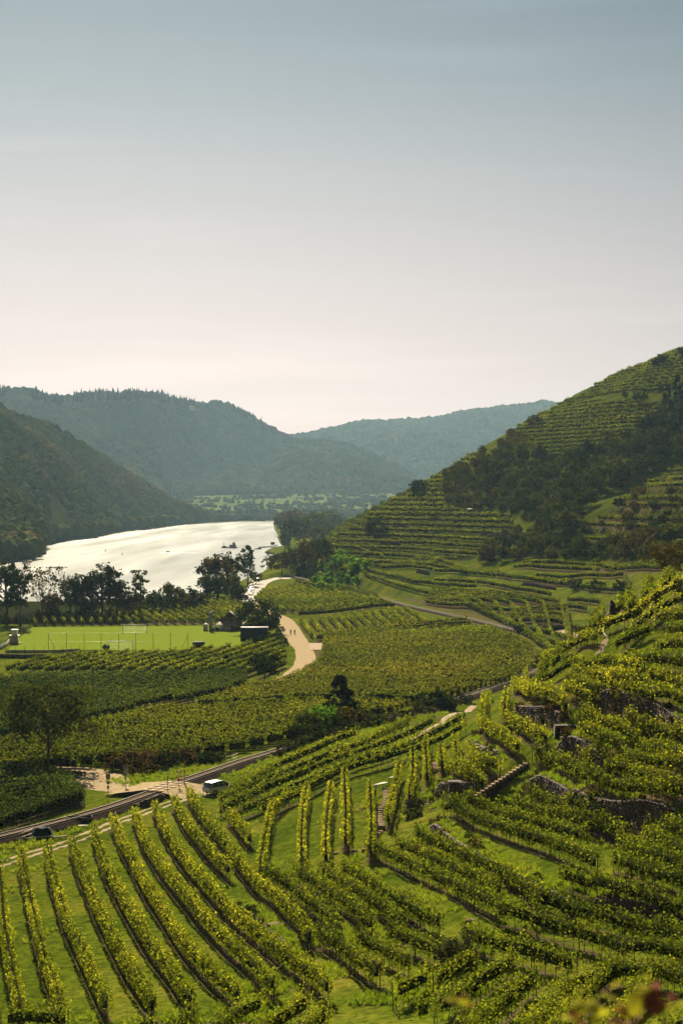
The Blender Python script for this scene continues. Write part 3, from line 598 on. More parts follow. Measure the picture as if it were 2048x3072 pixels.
# contour rows of the hill
Uc = np.arange(880, 2160, 10.0)
zc = np.array([ZC[np.clip(np.searchsorted(Ug, u), 0, len(Ug)-1)] for u in Uc])
nm = {'lower':'on the lower flank of the big hill','upper':'on the upper flank of the big hill','top':'near the skyline of the big hill','bump':'on the grassy spur at the right edge'}
cnt = {k: 0 for k in nm}
for kz2 in range(6, 120):
    kz = kz2//2; zl = (kz + (0.42 if kz2 % 2 == 0 else 0.06))*STEP
    pts = []
    for i, u in enumerate(Uc):
        j = np.nonzero((zc[i,:-1] < zl) & (zc[i,1:] >= zl) & (Dg[:-1] > 600))[0]
        if len(j) == 0: pts.append(None); continue
        j = j[0]; d = Dg[j] + (Dg[j+1]-Dg[j])*(zl - zc[i,j])/(zc[i,j+1]-zc[i,j]); pts.append((u, d))
    for key, poly in HILLV.items():
        run = []
        for p in pts + [None]:
            ok = False
            if p is not None:
                x = (p[0]-1024)/F*p[1]; pyv = 1500 - (zl - CAMZ)/p[1]*F
                ok = bool(in_poly(p[0], pyv, poly)) and bool(visible(x, p[1], 2.6)) and (not run or abs(run[-1][1]-p[1]) < 14)
            if ok: run.append((x, p[1]))
            else:
                if len(run) >= 4 and not (key == 'bump' and (kz % 3 == 1 or kz2 % 2)):
                    add_row(run, '%s terrace vine row from the bottom %s' % (ordw(cnt[key]), nm[key]), 'terrace rows ' + nm[key], 'plain'); cnt[key] += 1
                    if key in ('lower',) and kz % 2 == 0: pass
                run = []
# second row on the wide terraces of the hill, half a step up
print('rows', len(ROWS), 'length', sum(r['L'] for r in ROWS))

# ------------------------------------------------------------------ ground mask: worn earth under vines, rough growth, dry banks
SOIL = np.zeros(ZG.shape); ROUGH = np.zeros(ZG.shape)
for r in ROWS:
    if r['D'] > 700: continue
    ln = resample(r['line'], 0.35)
    for off in (-0.35, -0.1, 0.15, 0.35):
        x = ln[:,0] + off; y = ln[:,1]
        i = np.clip(np.round(np.interp(1024 + F*x/y, Ug, np.arange(len(Ug)))).astype(int), 0, len(Ug)-1)
        j = np.clip(np.round(np.interp(y, Dg, np.arange(len(Dg)))).astype(int), 0, len(Dg)-1)
        SOIL[i, j] = np.maximum(SOIL[i, j], 0.66 if r['D'] < 300 else 0.75)
SOIL = blur(SOIL, 1)*1.15
DRY = np.maximum(DRY, (0.28 + 0.30*(Z0 > 2))*sm(0.0, 0.5, 0.6*vnoise(XX, YY, 9) + 0.5*vnoise(XX+70, YY, 3))*(YY < 330))
def paint(A, poly, val, dlo=80, dhi=1400):
    py = 1500 - (ZG - CAMZ)/YY*F
    m = in_poly(Ug[:,None]+0*YY, py, poly) & (YY > dlo) & (YY < dhi); A[m] = np.maximum(A[m], val)
ris = wterr*sm(0.5, 0.62, fr_)*(1-sm(0.93, 1.0, fr_))
ROUGH = np.maximum(ROUGH, np.maximum(ris*0.95, 0.38*sm(620, 720, YY)*(Z0 > 6)))
SOIL = np.maximum(SOIL, ris*0.45*(vnoise(XX, YY, 30) > 0.1))
paint(DRY, [(950,1930),(975,1920),(975,1960),(955,1985),(930,1945)], 0.9, 300)
paint(DRY, [(1100,1770),(1260,1790),(1500,1845),(1560,1885),(1460,1895),(1380,1855),(1200,1800),(1040,1760),(1040,1720),(1090,1725)], 0.55, 500)
paint(ROUGH, [(1340,1500),(1420,1400),(1560,1290),(1640,1390),(1760,1370),(1920,1290),(2010,1200),(2200,1100),(2200,1720),(1900,1720),(1560,1690),(1490,1690),(1560,1620),(1550,1545),(1400,1535)], 0.45, 600)
paint(ROUGH, [(-90,2560),(0,2530),(130,2515),(250,2470),(240,2500),(120,2540),(-90,2600)], 0.5, 150, 300)
print('soil', SOIL.max())

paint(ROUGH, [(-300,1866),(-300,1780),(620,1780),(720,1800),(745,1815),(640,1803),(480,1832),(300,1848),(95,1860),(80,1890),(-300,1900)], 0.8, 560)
# ------------------------------------------------------------------ ground mesh (the setting)
nU, nD = len(Ug), len(Dg)
V = np.stack([XX, YY, ZG], 2).reshape(-1, 3)
ii, jj = np.meshgrid(np.arange(nU-1), np.arange(nD-1), indexing='ij'); a = (ii*nD + jj).ravel()
q = np.stack([a, a+nD, a+nD+1, a+1], 1)
me = new_mesh('ground', V, q, M['ground'], True)
att = me.color_attributes.new('mask', 'FLOAT_COLOR', 'POINT')
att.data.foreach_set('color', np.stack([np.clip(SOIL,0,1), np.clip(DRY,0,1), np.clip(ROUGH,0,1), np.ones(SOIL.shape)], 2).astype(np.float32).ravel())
tag(obj('ground', me), kind='structure')
V = [(-4000, -3000, 39), (4000, -3000, 39), (4000, 1.4, 39), (-4000, 1.4, 39)]
rme = new_mesh('river', [(-3500, 500, -4), (3500, 500, -4), (3500, 9000, -4), (-3500, 9000, -4)], [(0,1,2,3)], M['water'])
tag(obj('river', rme), kind='structure')

# ------------------------------------------------------------------ vine row geometry
def leaves(C, size, rg, tri=False, Nm=None, scat=0.55):
    n = len(C)
    if Nm is None: Nm = rg.normal(size=(n,3))
    else: Nm = Nm/(np.linalg.norm(Nm, axis=1)[:,None] + 1e-9) + scat*rg.normal(size=(n,3))
    t = np.cross(Nm, rg.normal(size=(n,3))); t /= np.linalg.norm(t, axis=1)[:,None] + 1e-9
    b = np.cross(Nm, t); b /= np.linalg.norm(b, axis=1)[:,None] + 1e-9
    s = (size*rg.uniform(0.7, 1.3, n))[:,None] if np.ndim(size) == 0 else (size*rg.uniform(0.7,1.3,n))[:,None]
    if tri:
        V = np.stack([C + t*s*0.75, C - t*s*0.4 + b*s*0.6, C - t*s*0.4 - b*s*0.6], 1).reshape(-1,3)
        return V, np.arange(3*n).reshape(-1,3)
    V = np.stack([C + t*s*0.6, C + b*s*0.5, C - t*s*0.6, C - b*s*0.5], 1).reshape(-1,3)
    return V, np.arange(4*n).reshape(-1,4)
def row_arrays(r, rg, force_tri=False):
    ln = resample(r['line'], 0.5); D = r['D']; L = r['L']
    z = Zat(ln[:,0], ln[:,1]); s = np.concatenate([[0], np.cumsum(np.hypot(*np.diff(ln, axis=0).T))])
    tx = np.gradient(ln[:,0]); ty = np.gradient(ln[:,1]); tl = np.hypot(tx, ty)+1e-9; nx, ny = -ty/tl, tx/tl
    size = np.interp(D, [110, 150, 220, 320, 450, 900], [0.15, 0.17, 0.21, 0.27, 0.34, 0.58])
    dens = np.interp(D, [110, 150, 220, 320, 450, 900], [215, 170, 115, 72, 46, 15])
    if r['style'] == 'dense': dens *= 1.15
    n = int(dens*L*1.02); tri = D > 260 or force_tri
    q = rg.uniform(0, L, n)
    ph = rg.uniform(0, 6.28); ph2 = rg.uniform(0, 100)
    keep = rg.random(n) < 0.62 + 0.38*np.cos(q*2*math.pi/1.15 + ph) + 0.25*vnoise(q, np.full(n, ph2*11), 2.6); q = q[keep]; n = len(q)
    lump = vnoise(q*1.0, np.full(n, ph2*7), 1.7)*0.5 + vnoise(q, np.full(n, ph2*3), 0.6)*0.5
    ht = r['top'] + 0.14 + 0.50*lump; hb = 0.62 + 0.12*vnoise(q, np.full(n, ph2*5+9), 0.9)
    k = rg.beta(1.25, 0.95, n); h = hb + (ht-hb)*k
    w = ({'plain':0.32,'dense':0.36,'autumn':0.38,'striped':0.27}.get(r['style'], 0.42) + 0.13*vnoise(q, np.full(n, ph2), 1.3))*(0.65 + 0.55*np.sin(np.clip(k,0,1)*math.pi)**0.7)
    lat = w*np.sign(rg.normal(size=n))*rg.uniform(0.25, 1.0, n)**0.6
    out = rg.random(n) < 0.05; h = np.where(out, ht + rg.uniform(0, 0.3, n), h)
    X = np.interp(q, s, ln[:,0]) + np.interp(q, s, nx)*lat; Y = np.interp(q, s, ln[:,1]) + np.interp(q, s, ny)*lat
    Zb = np.interp(q, s, z); C = np.stack([X, Y, Zb + h], 1)
    la = lat/np.maximum(w, .1); Nm = np.stack([np.interp(q, s, nx)*la, np.interp(q, s, ny)*la, np.clip((h-hb)/(ht-hb), 0, 1.2)**3*1.6 + 0.1], 1)
    lv, lf = leaves(C, size, rg, tri, Nm)
    # solid dark core added to block light and imitate shade inside the foliage
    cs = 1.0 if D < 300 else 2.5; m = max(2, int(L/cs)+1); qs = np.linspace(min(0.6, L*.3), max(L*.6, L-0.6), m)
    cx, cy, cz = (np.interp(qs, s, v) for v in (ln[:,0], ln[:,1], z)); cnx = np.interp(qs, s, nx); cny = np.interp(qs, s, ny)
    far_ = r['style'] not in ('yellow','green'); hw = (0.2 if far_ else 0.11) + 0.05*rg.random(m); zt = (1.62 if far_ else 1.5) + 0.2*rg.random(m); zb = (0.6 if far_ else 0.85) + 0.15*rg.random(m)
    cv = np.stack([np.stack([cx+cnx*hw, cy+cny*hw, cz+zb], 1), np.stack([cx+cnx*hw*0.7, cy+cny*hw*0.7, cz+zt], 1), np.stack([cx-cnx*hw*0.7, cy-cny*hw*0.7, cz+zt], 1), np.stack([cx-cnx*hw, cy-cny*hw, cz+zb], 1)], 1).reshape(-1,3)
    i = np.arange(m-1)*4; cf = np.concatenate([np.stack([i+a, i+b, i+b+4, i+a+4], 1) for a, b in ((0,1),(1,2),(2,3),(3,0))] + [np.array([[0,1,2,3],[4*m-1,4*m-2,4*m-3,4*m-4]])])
    # stems
    sp = 1.15 if D < 320 else 2.3
    st = None
    if D < 620:
        qs = np.arange(0.3, L, sp); qs = qs + rg.uniform(-0.12, 0.12, len(qs)); m = len(qs)
        if m:
            cx, cy, cz = (np.interp(qs, s, v) for v in (ln[:,0], ln[:,1], z)); rad = 0.035 if D < 320 else 0.06
            jx = rg.normal(0, 0.07, m); jy = rg.normal(0, 0.07, m); an = np.arange(3)*2.094
            lo = np.stack([cx[:,None]+rad*np.cos(an), cy[:,None]+rad*np.sin(an), np.broadcast_to(cz[:,None]-0.15, (m,3))], 2)
            hi = np.stack([cx[:,None]+jx[:,None]+rad*0.7*np.cos(an), cy[:,None]+jy[:,None]+rad*0.7*np.sin(an), np.broadcast_to(cz[:,None]+1.0, (m,3))], 2)
            sv = np.concatenate([lo, hi], 1).reshape(-1,3); i = np.arange(m)*6
            sf = np.concatenate([np.stack([i+a, i+b, i+b+3, i+a+3], 1) for a, b in ((0,1),(1,2),(2,0))]); st = (sv, sf)
    return (lv, lf), (cv, cf), st, (ln, s, z)
STY = {'yellow': 'vine_near', 'green': 'vine_green', 'plain': 'vine_plain', 'dense': 'vine_dense', 'autumn': 'vine_autumn', 'striped': 'vine_striped'}
order = sorted(range(len(ROWS)), key=lambda i: -ROWS[i]['size'])
single = set(order[:300])
pb = MB(); pb.tube((0,0,-0.3), (0,0,2.05), 0.04, 0.045, 5); post_me = new_mesh('post', np.concatenate(pb.v), [np.concatenate(pb.q), np.concatenate(pb.t)], M['post'])
rest = dict(lv=[], lf=[], cv=[], cf=[], sv=[], sf=[]); off = dict(l=0, c=0, s=0); rest4 = []
ntri = 0
for i, r in enumerate(ROWS):
    rg = np.random.default_rng(1000+i)
    (lv, lf), (cv, cf), st, (ln, s, z) = row_arrays(r, rg, i not in single)
    ntri += len(lf)*(lf.shape[1]-2)
    if i in single:
        o3 = np.array([ln[0,0], ln[0,1], z[0]])
        root = empty('vine_row', tuple(o3)); tag(root, r['label'], 'vine row', r['group'])
        obj('foliage', new_mesh('foliage', lv-o3, lf, M[STY[r['style']]]), root)
        so_ = obj('shade_core', new_mesh('shade_core', cv-o3, cf, M['vine_core']), root)
        if st: tag(obj('vine_stem', new_mesh('vine_stem', st[0]-o3, st[1], M['wood_dark']), root), kind='stuff')
        if r['D'] < 250:
            for q in np.linspace(0.05, r['L']-0.05, max(2, int(round(r['L']/5.5))+1)):
                x, y = np.interp(q, s, ln[:,0]), np.interp(q, s, ln[:,1]); p = obj('post', post_me, root)
                p.location = Vector((x, y, float(Zat(x, y)))) - Vector(o3); p.rotation_euler = (rg.normal(0,0.03), rg.normal(0,0.03), rg.uniform(0,3))
    else:
        if lf.shape[1] == 4: rest4.append((lv, lf)); continue
        rest['lv'].append(lv); rest['lf'].append(lf + off['l']); off['l'] += len(lv)
        rest['cv'].append(cv); rest['cf'].append(cf + off['c']); off['c'] += len(cv)
        if st: rest['sv'].append(st[0]); rest['sf'].append(st[1] + off['s']); off['s'] += len(st[0])
if rest['lv']:
    n0 = off['l']; VV = rest['lv'] + rest['cv']
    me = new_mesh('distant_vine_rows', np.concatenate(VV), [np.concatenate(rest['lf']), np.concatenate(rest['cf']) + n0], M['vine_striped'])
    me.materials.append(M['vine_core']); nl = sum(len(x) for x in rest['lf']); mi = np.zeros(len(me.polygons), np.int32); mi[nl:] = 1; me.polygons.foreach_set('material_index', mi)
    tag(obj('distant_vines', me), kind='stuff')
print('row leaf tris', ntri, 'rest4', len(rest4))

# ------------------------------------------------------------------ far land: banks, far fields, wooded hills
def poly_sheet(name, px_pts, z, zt, material, kind='structure'):
    pts = [PZ(x, y, z) for x, y in px_pts]
    bm = bmesh.new(); vs_ = [bm.verts.new((p[0], p[1], zt)) for p in pts]; bm.faces.new(vs_)
    r = bmesh.ops.extrude_face_region(bm, geom=bm.faces[:]); 
    for v in [g for g in r['geom'] if isinstance(g, bmesh.types.BMVert)]: v.co.z = z - 3.0
    bmesh.ops.triangulate(bm, faces=bm.faces[:]); bmesh.ops.recalc_face_normals(bm, faces=bm.faces[:])
    me = bpy.data.meshes.new(name); bm.to_mesh(me); bm.free(); me.materials.append(material)
    return tag(obj(name, me), kind=kind)
poly_sheet('left_river_bank', [(-500,1683),(40,1684),(96,1688),(99,1673),(92,1656),(118,1638),(150,1629),(200,1621),(274,1614),(313,1604),(372,1594),(430,1590),(549,1574),(718,1565),(823,1562),(1500,1560),(1500,1545),(-500,1560)], -4.0, -2.9, M['sand_brown'])
poly_sheet('right_river_bank', [(812,1698),(842,1668),(822,1664),(795,1660),(812,1650),(850,1641),(838,1626),(832,1612),(835,1604),(824,1590),(821,1576),(823,1562),(1500,1562),(1500,1690)], -4.0, -2.4, M['ground'])
def hill_surface(name, sil, Dc, base, Db, zb, amp, seed, material, nu=150, nt=44, shape=0.85, back=900):
    sil = np.array(sil, float); base = np.array(base, float); us = np.linspace(sil[0,0], sil[-1,0], nu)
    py = np.interp(us, sil[:,0], sil[:,1]); dc = np.interp(us, [p[0] for p in Dc], [p[1] for p in Dc]); db = np.interp(us, [p[0] for p in Db], [p[1] for p in Db])
    zcr = CAMZ + (1500 - py)/F*dc; zbb = np.interp(us, base[:,0], base[:,1])
    t = np.linspace(0, 1, nt); D = db[:,None] + (dc-db)[:,None]*t[None,:]; Z = zbb[:,None] + (zcr-zbb)[:,None]*(t[None,:]**shape)
    X = (us[:,None]-1024)/F*D; sc = (dc.mean()/5000)
    spur = (vnoise(X+seed*977, D*0.35, 420*sc+90) + 0.5*vnoise(X+seed*577, D*0.5, 170*sc+50) + 0.22*vnoise(X, D, 60))*1.7*amp*np.sin(t*math.pi)[None,:]**0.8
    spur = np.minimum(spur, amp*1.4)
    Z = Z + spur
    # keep every point of the face below the traced skyline
    lim = CAMZ + (zcr-CAMZ)[:,None]/dc[:,None]*D - 2; Z = np.minimum(Z, np.where(t[None,:] < 0.97, lim, 1e9))
    Db2 = dc[:,None] + np.array([0.35, 1.0])[None,:]*back; Zb2 = zcr[:,None] - np.array([0.15, 0.9])[None,:]*(zcr-zbb)[:,None]
    D = np.concatenate([D, Db2], 1); Z = np.concatenate([Z, Zb2], 1); X = (us[:,None]-1024)/F*D
    m = D.shape[1]; V = np.stack([X, D, Z], 2).reshape(-1,3); ii, jj = np.meshgrid(np.arange(nu-1), np.arange(m-1), indexing='ij'); a = (ii*m+jj).ravel()
    tag(obj(name, new_mesh(name, V, np.stack([a, a+m, a+m+1, a+1], 1), material, True)), kind='structure')
    return X, D, Z, nt
crown_col = bpy.data.collections.new('crown_sources')
def crown_blob(seed, flat=0.85):
    bm = bmesh.new(); bmesh.ops.create_icosphere(bm, subdivisions=2, radius=1.0); r = random.Random(seed)
    for v in bm.verts:
        k = 0.78 + 0.34*r.random(); v.co = Vector((v.co.x*k, v.co.y*k, v.co.z*k*flat + 0.45))
    me = bpy.data.meshes.new('crown'); bm.to_mesh(me); bm.free(); me.materials.append(M['forest']); return me
for k in range(4):
    o = bpy.data.objects.new('crown_source', crown_blob(k, [0.85, 1.0, 0.75, 1.25][k])); crown_col.objects.link(o)
def scatter_group(coll, smin, smax):
    ng = bpy.data.node_groups.new('scatter', 'GeometryNodeTree')
    ng.interface.new_socket('Geometry', in_out='INPUT', socket_type='NodeSocketGeometry'); ng.interface.new_socket('Geometry', in_out='OUTPUT', socket_type='NodeSocketGeometry')
    n = ng.nodes; l = ng.links; gi = n.new('NodeGroupInput'); go = n.new('NodeGroupOutput')
    ip = n.new('GeometryNodeInstanceOnPoints'); ci = n.new('GeometryNodeCollectionInfo'); ci.inputs['Collection'].default_value = coll
    ci.inputs['Separate Children'].default_value = True; ci.inputs['Reset Children'].default_value = True
    ip.inputs['Pick Instance'].default_value = True
    rz = n.new('FunctionNodeRandomValue'); rz.data_type = 'FLOAT_VECTOR'; rz.inputs[0].default_value = (0,0,0); rz.inputs[1].default_value = (0.15,0.15,6.28)
    rs = n.new('FunctionNodeRandomValue'); rs.data_type = 'FLOAT'; rs.inputs[2].default_value = smin; rs.inputs[3].default_value = smax
    l.new(gi.outputs[0], ip.inputs['Points']); l.new(ci.outputs[0], ip.inputs['Instance']); l.new(rz.outputs[0], ip.inputs['Rotation']); l.new(rs.outputs[1], ip.inputs['Scale']); l.new(ip.outputs[0], go.inputs[0])
    return ng
def scatter(name, pts, coll, smin, smax, label=None):
    me = bpy.data.meshes.new(name); pts = np.asarray(pts, np.float32); me.vertices.add(len(pts)); me.vertices.foreach_set('co', pts.ravel()); me.update()
    o = obj(name, me); md = o.modifiers.new('scatter', 'NODES'); md.node_group = scatter_group(coll, smin, smax)
    return tag(o, kind='stuff')
def face_points(X, D, Z, nt, n, rg, tmin=0.0):
    nu = X.shape[0]; A = X[:, :nt], D[:, :nt], Z[:, :nt]
    w = (np.diff(A[0], axis=0)[:, :-1]*np.diff(A[1], axis=1)[:-1]).clip(1e-3); w = w/w.sum(); k = rg.choice(w.size, n, p=w.ravel()); i, j = np.unravel_index(k, w.shape)
    a = rg.random(n); b = rg.random(n)
    f = lambda G: G[i,j]*(1-a)*(1-b) + G[i+1,j]*a*(1-b) + G[i,j+1]*(1-a)*b + G[i+1,j+1]*a*b
    return np.stack([f(A[0]), f(A[1]), f(A[2])], 1)
rg = np.random.default_rng(11)
# far right hill
h = hill_surface('far_hill', [(820,1325),(880,1316),(960,1300),(1024,1288),(1089,1272),(1155,1270),(1233,1264),(1318,1259),(1364,1246),(1420,1238),(1481,1230),(1530,1226),(1573,1222),(1631,1211),(1684,1220),(1760,1235),(1900,1260)], [(820,8600),(1900,8600)], [(820,60),(1900,80)], [(820,6000),(1900,6000)], 60, 70, 3, M['hill'])
scatter('far_hill_wood', face_points(*h, 16000, rg), crown_col, 9, 16)
# main hill across the river
h = hill_surface('main_hill', [(-500,1150),(-200,1160),(0,1176),(60,1172),(100,1180),(150,1196),(195,1201),(250,1189),(330,1187),(420,1184),(470,1187),(540,1206),(590,1214),(640,1210),(700,1224),(740,1247),(790,1277),(850,1307),(884,1322),(920,1345),(980,1385),(1040,1430),(1090,1465),(1120,1485)],
    [(-500,4700),(400,5400),(700,6300),(1120,6000)], [(-500,0),(430,12),(520,52),(1120,58)], [(-500,3300),(430,4000),(520,4900),(1120,5100)], 50, 75, 1, M['hill'], nu=200)
scatter('main_hill_wood', face_points(*h, 34000, rg), crown_col, 7, 13)
h = hill_surface('spur_hill', [(780,1440),(820,1375),(870,1335),(900,1326),(985,1327),(1024,1335),(1060,1343),(1102,1360),(1150,1385),(1194,1406),(1253,1451),(1280,1481),(1300,1500)], [(780,6300),(1300,6000)], [(780,56),(1300,56)], [(780,5080),(1300,5150)], 50, 35, 5, M['hill'], nu=110)
scatter('spur_hill_wood', face_points(*h, 9000, rg), crown_col, 7, 13)
# near left hill
h = hill_surface('near_left_hill', [(-500,1100),(-200,1160),(0,1228),(65,1260),(150,1277),(215,1318),(307,1378),(392,1431),(477,1483),(520,1509),(588,1535),(653,1553),(700,1560)], [(-500,2400),(0,2500),(300,2950),(700,3700)], [(-500,-2),(700,-2)], [(-500,1400),(0,1560),(140,1800),(313,2260),(549,3100),(700,3600)], 0, 28, 2, M['hill'], nu=170)
scatter('near_left_wood', face_points(*h, 17000, rg), crown_col, 4.5, 8.0)
h = hill_surface('left_bank_knoll', [(-500,1300),(-200,1380),(-60,1430),(0,1462),(65,1495),(118,1555),(140,1610)], [(-500,1650),(140,1620)], [(-500,-2),(140,-2)], [(-500,1280),(95,1300),(140,1420)], 0, 6, 4, M['hill'], nu=80)
scatter('left_bank_wood', face_points(*h, 3300, rg), crown_col, 3.5, 6.0)
con_col = bpy.data.collections.new('conifer_sources')
for k in range(3):
    bm = bmesh.new(); bmesh.ops.create_cone(bm, segments=6, radius1=0.32, radius2=0.02, depth=1.0+0.3*k, cap_ends=True)
    for v in bm.verts: v.co.z += 0.5
    me = bpy.data.meshes.new('spruce'); bm.to_mesh(me); bm.free(); me.materials.append(M['leaf_blue']); con_col.objects.link(bpy.data.objects.new('spruce_source', me))
cp_ = []
for k in range(420):
    u = rg.uniform(-100, 790); D_ = np.interp(u, [-500,400,700,1120], [4700,5400,6300,6000]) - abs(rg.normal(0, 120)); sy = np.interp(u, [-500,-200,0,60,100,150,195,250,330,420,470,540,590,640,700,740,790], [1150,1160,1176,1172,1180,1196,1201,1189,1187,1184,1187,1206,1214,1210,1224,1247,1277])
    if vnoise(u, 3.0, 40) < -0.25: continue
    p = PD(u, sy + 4, D_); cp_.append((p[0], p[1], p[2] - 3))
scatter('ridge_spruces', cp_, con_col, 14, 26)
# strip of bank trees at the water and far fields
bank = []
for k in range(1500):
    u = rg.uniform(100, 830); yb = np.interp(u, [100,118,150,200,274,313,372,430,549,718,823], [1668,1636,1627,1618,1611,1601,1591,1587,1571,1563,1560]); p = PZ(u, yb - rg.uniform(0, 6)*np.interp(u, [100, 500, 830], [1, .5, .3]), -3); bank.append((p[0], p[1], rg.uniform(-2, 4)))
for k in range(420):
    u = rg.uniform(-350, 100); p = PZ(u, rg.uniform(1625, 1682), -3); bank.append((p[0], p[1], rg.uniform(-1, 3)))
bank = np.array(bank); scatter('bank_trees', bank[bank[:,1] < 3000], crown_col, 5.0, 10.0); scatter('far_bank_trees', bank[bank[:,1] >= 3000], crown_col, 3.0, 6.0)
us = np.linspace(250, 1500, 90); ts = np.linspace(0, 1, 30)
Dp = 3600 + 1500*ts[None,:] + 0*us[:,None]; Zp = -3 + 66*ts[None,:]**1.1 + 0*us[:,None] + 3.5*vnoise((us[:,None]-1024)/F*Dp, Dp, 160)*np.sin(ts*math.pi)[None,:]; Xp = (us[:,None]-1024)/F*Dp
ii, jj = np.meshgrid(np.arange(89), np.arange(29), indexing='ij'); a = (ii*30+jj).ravel()
tag(obj('far_fields', new_mesh('far_fields', np.stack([Xp, Dp, Zp], 2).reshape(-1,3), np.stack([a, a+30, a+31, a+1], 1), M['farfield'], True)), kind='structure')
pp = face_points(Xp, Dp, Zp, 30, 9000, rg); hed = vnoise(pp[:,0], pp[:,1]*3.0, 90) + 0.6*vnoise(pp[:,0]+500, pp[:,1]*6, 45)
pp = pp[(hed > 0.42) | (rg.random(len(pp)) < 0.035)]
scatter('far_field_trees', pp, crown_col, 3.0, 6.5)

# ------------------------------------------------------------------ ribbons: roads, lanes, tracks
def ribbon(name, pts, material, dz=0.06, ds=1.0, nx=5, zfun=None, jit=0.0, world_pts=False, kind='structure', dmin=80):
    """pts: (px, py, width in metres)"""
    w = [(*(P(x, y, dmin=dmin) if not world_pts else (x, y)), ww) for x, y, ww in pts]
    ln = resample(w, ds)
    for _ in range(4): ln[1:-1] = (ln[:-2] + 2*ln[1:-1] + ln[2:])/4
    tx = np.gradient(ln[:,0]); ty = np.gradient(ln[:,1]); l = np.hypot(tx, ty); nx_, ny_ = -ty/l, tx/l
    t = np.linspace(-0.5, 0.5, nx); hw = ln[:,2]
    rr = np.random.default_rng(len(name)+len(pts)); jl = rr.normal(0, jit, (len(ln), 2)) if jit else np.zeros((len(ln), 2))
    wl_ = t[None,:]*hw[:,None]; wl_[:,0] += jl[:,0]; wl_[:,-1] += jl[:,1]
    X = ln[:,0:1] + nx_[:,None]*wl_; Y = ln[:,1:2] + ny_[:,None]*wl_; Z = Zat(X, Y) + dz
    Z[:,0] -= dz*0.9; Z[:,-1] -= dz*0.9
    V = np.stack([X, Y, Z], 2).reshape(-1,3); ii, jj = np.meshgrid(np.arange(len(ln)-1), np.arange(nx-1), indexing='ij'); a = (ii*nx+jj).ravel()
    return tag(obj(name, new_mesh(name, V, np.stack([a, a+nx, a+nx+1, a+1], 1), material, True)), kind=kind), ln
ribbon('gravel_road', [(835,2045,4.6),(873,2027,4.8),(905,2003,5),(918,1975,5),(910,1945,5),(893,1925,6),(876,1905,7),(868,1885,6.5),(862,1866,5),(850,1856,5),(820,1842,5),(790,1832,5),(757,1822,5)], M['sand'], 0.10, jit=0.12)
ribbon('riverside_road', [(748,1822,5),(735,1812,6),(745,1797,7),(758,1780,8),(765,1765,8.5),(775,1752,9),(792,1744,9),(820,1738,8),(860,1734,7),(900,1731,7)], M['asphalt'], 0.14)
ribbon('footpath', [(757,1822,3),(775,1808,2.5),(790,1800,2.5)], M['sand'], 0.12)
ribbon('crossing_lane', [(165,2304,5),(215,2307,5),(268,2316,6),(292,2332,8),(300,2348,9),(330,2362,6.5),(380,2370,4.6),(440,2376,4.4),(520,2381,4.6),(585,2383,5),(640,2382,4),(700,2378,3)], M['sand'], 0.09, jit=0.15)
def two_tracks(pts, dx):
    for sgn, nm_ in ((-1,'wheel_track'), (1,'wheel_track')):
        w = [P(x, y) for x, y in pts]; w = resample(w, 2.0); tx = np.gradient(w[:,0]); ty = np.gradient(w[:,1]); l = np.hypot(tx, ty)
        q = np.stack([w[:,0] - ty/l*dx*sgn, w[:,1] + tx/l*dx*sgn, np.full(len(w), 0.62)], 1)
        ribbon(nm_, [tuple(v) for v in q], M['sand'] if sgn > 0 else M['sand_brown'], 0.05, 0.7, 4, world_pts=True, jit=0.14)
two_tracks([(-60,2612),(0,2594),(71,2568),(147,2547),(210,2527),(268,2503),(335,2474),(379,2456),(446,2433),(513,2408),(575,2390)], 0.75)
ribbon('terrace_path', [(1215,2235,.9),(1270,2200,1.1),(1330,2160,1.0),(1400,2135,1.5),(1420,2118,1.4)], M['sand_brown'], 0.08)
ribbon('far_crossing_lane', [(1540,1893,3),(1590,1889,3.2),(1640,1887,3.2),(1680,1885,3),(1710,1884,3)], M['sand'], 0.25, dmin=400)
ribbon('far_lane', [(1668,1887,3),(1700,1898,3.4),(1725,1910,3.6),(1745,1922,4)], M['sand_brown'], 0.2, dmin=350)
ribbon('slope_path', [(1815,1918,0.9),(1806,1940,1.0),(1795,1962,1.0)], M['slab'], 0.06)

# football pitch
def quad_sheet(name, c, n, m, material, dz):
    c = [P(*p) for p in c]; u = np.linspace(0,1,n)[:,None,None]; v = np.linspace(0,1,m)[None,:,None]
    W = (c[0]*(1-u)*(1-v) + c[1]*u*(1-v) + c[2]*u*v + c[3]*(1-u)*v); Z = Zat(W[...,0], W[...,1]) + dz
    ii, jj = np.meshgrid(np.arange(n-1), np.arange(m-1), indexing='ij'); a = (ii*m+jj).ravel()
    return tag(obj(name, new_mesh(name, np.concatenate([W, Z[...,None]], 2).reshape(-1,3), np.stack([a, a+m, a+m+1, a+1], 1), material)), kind='structure')
quad_sheet('football_pitch', [(24,1951),(745,1953),(728,1877),(92,1883)], 40, 40, M['pitch'], 0.12)
quad_sheet('ploughed_patch', [(930,1950),(978,1950),(972,1930),(925,1930)], 12, 12, M['sand_brown'], 0.1)

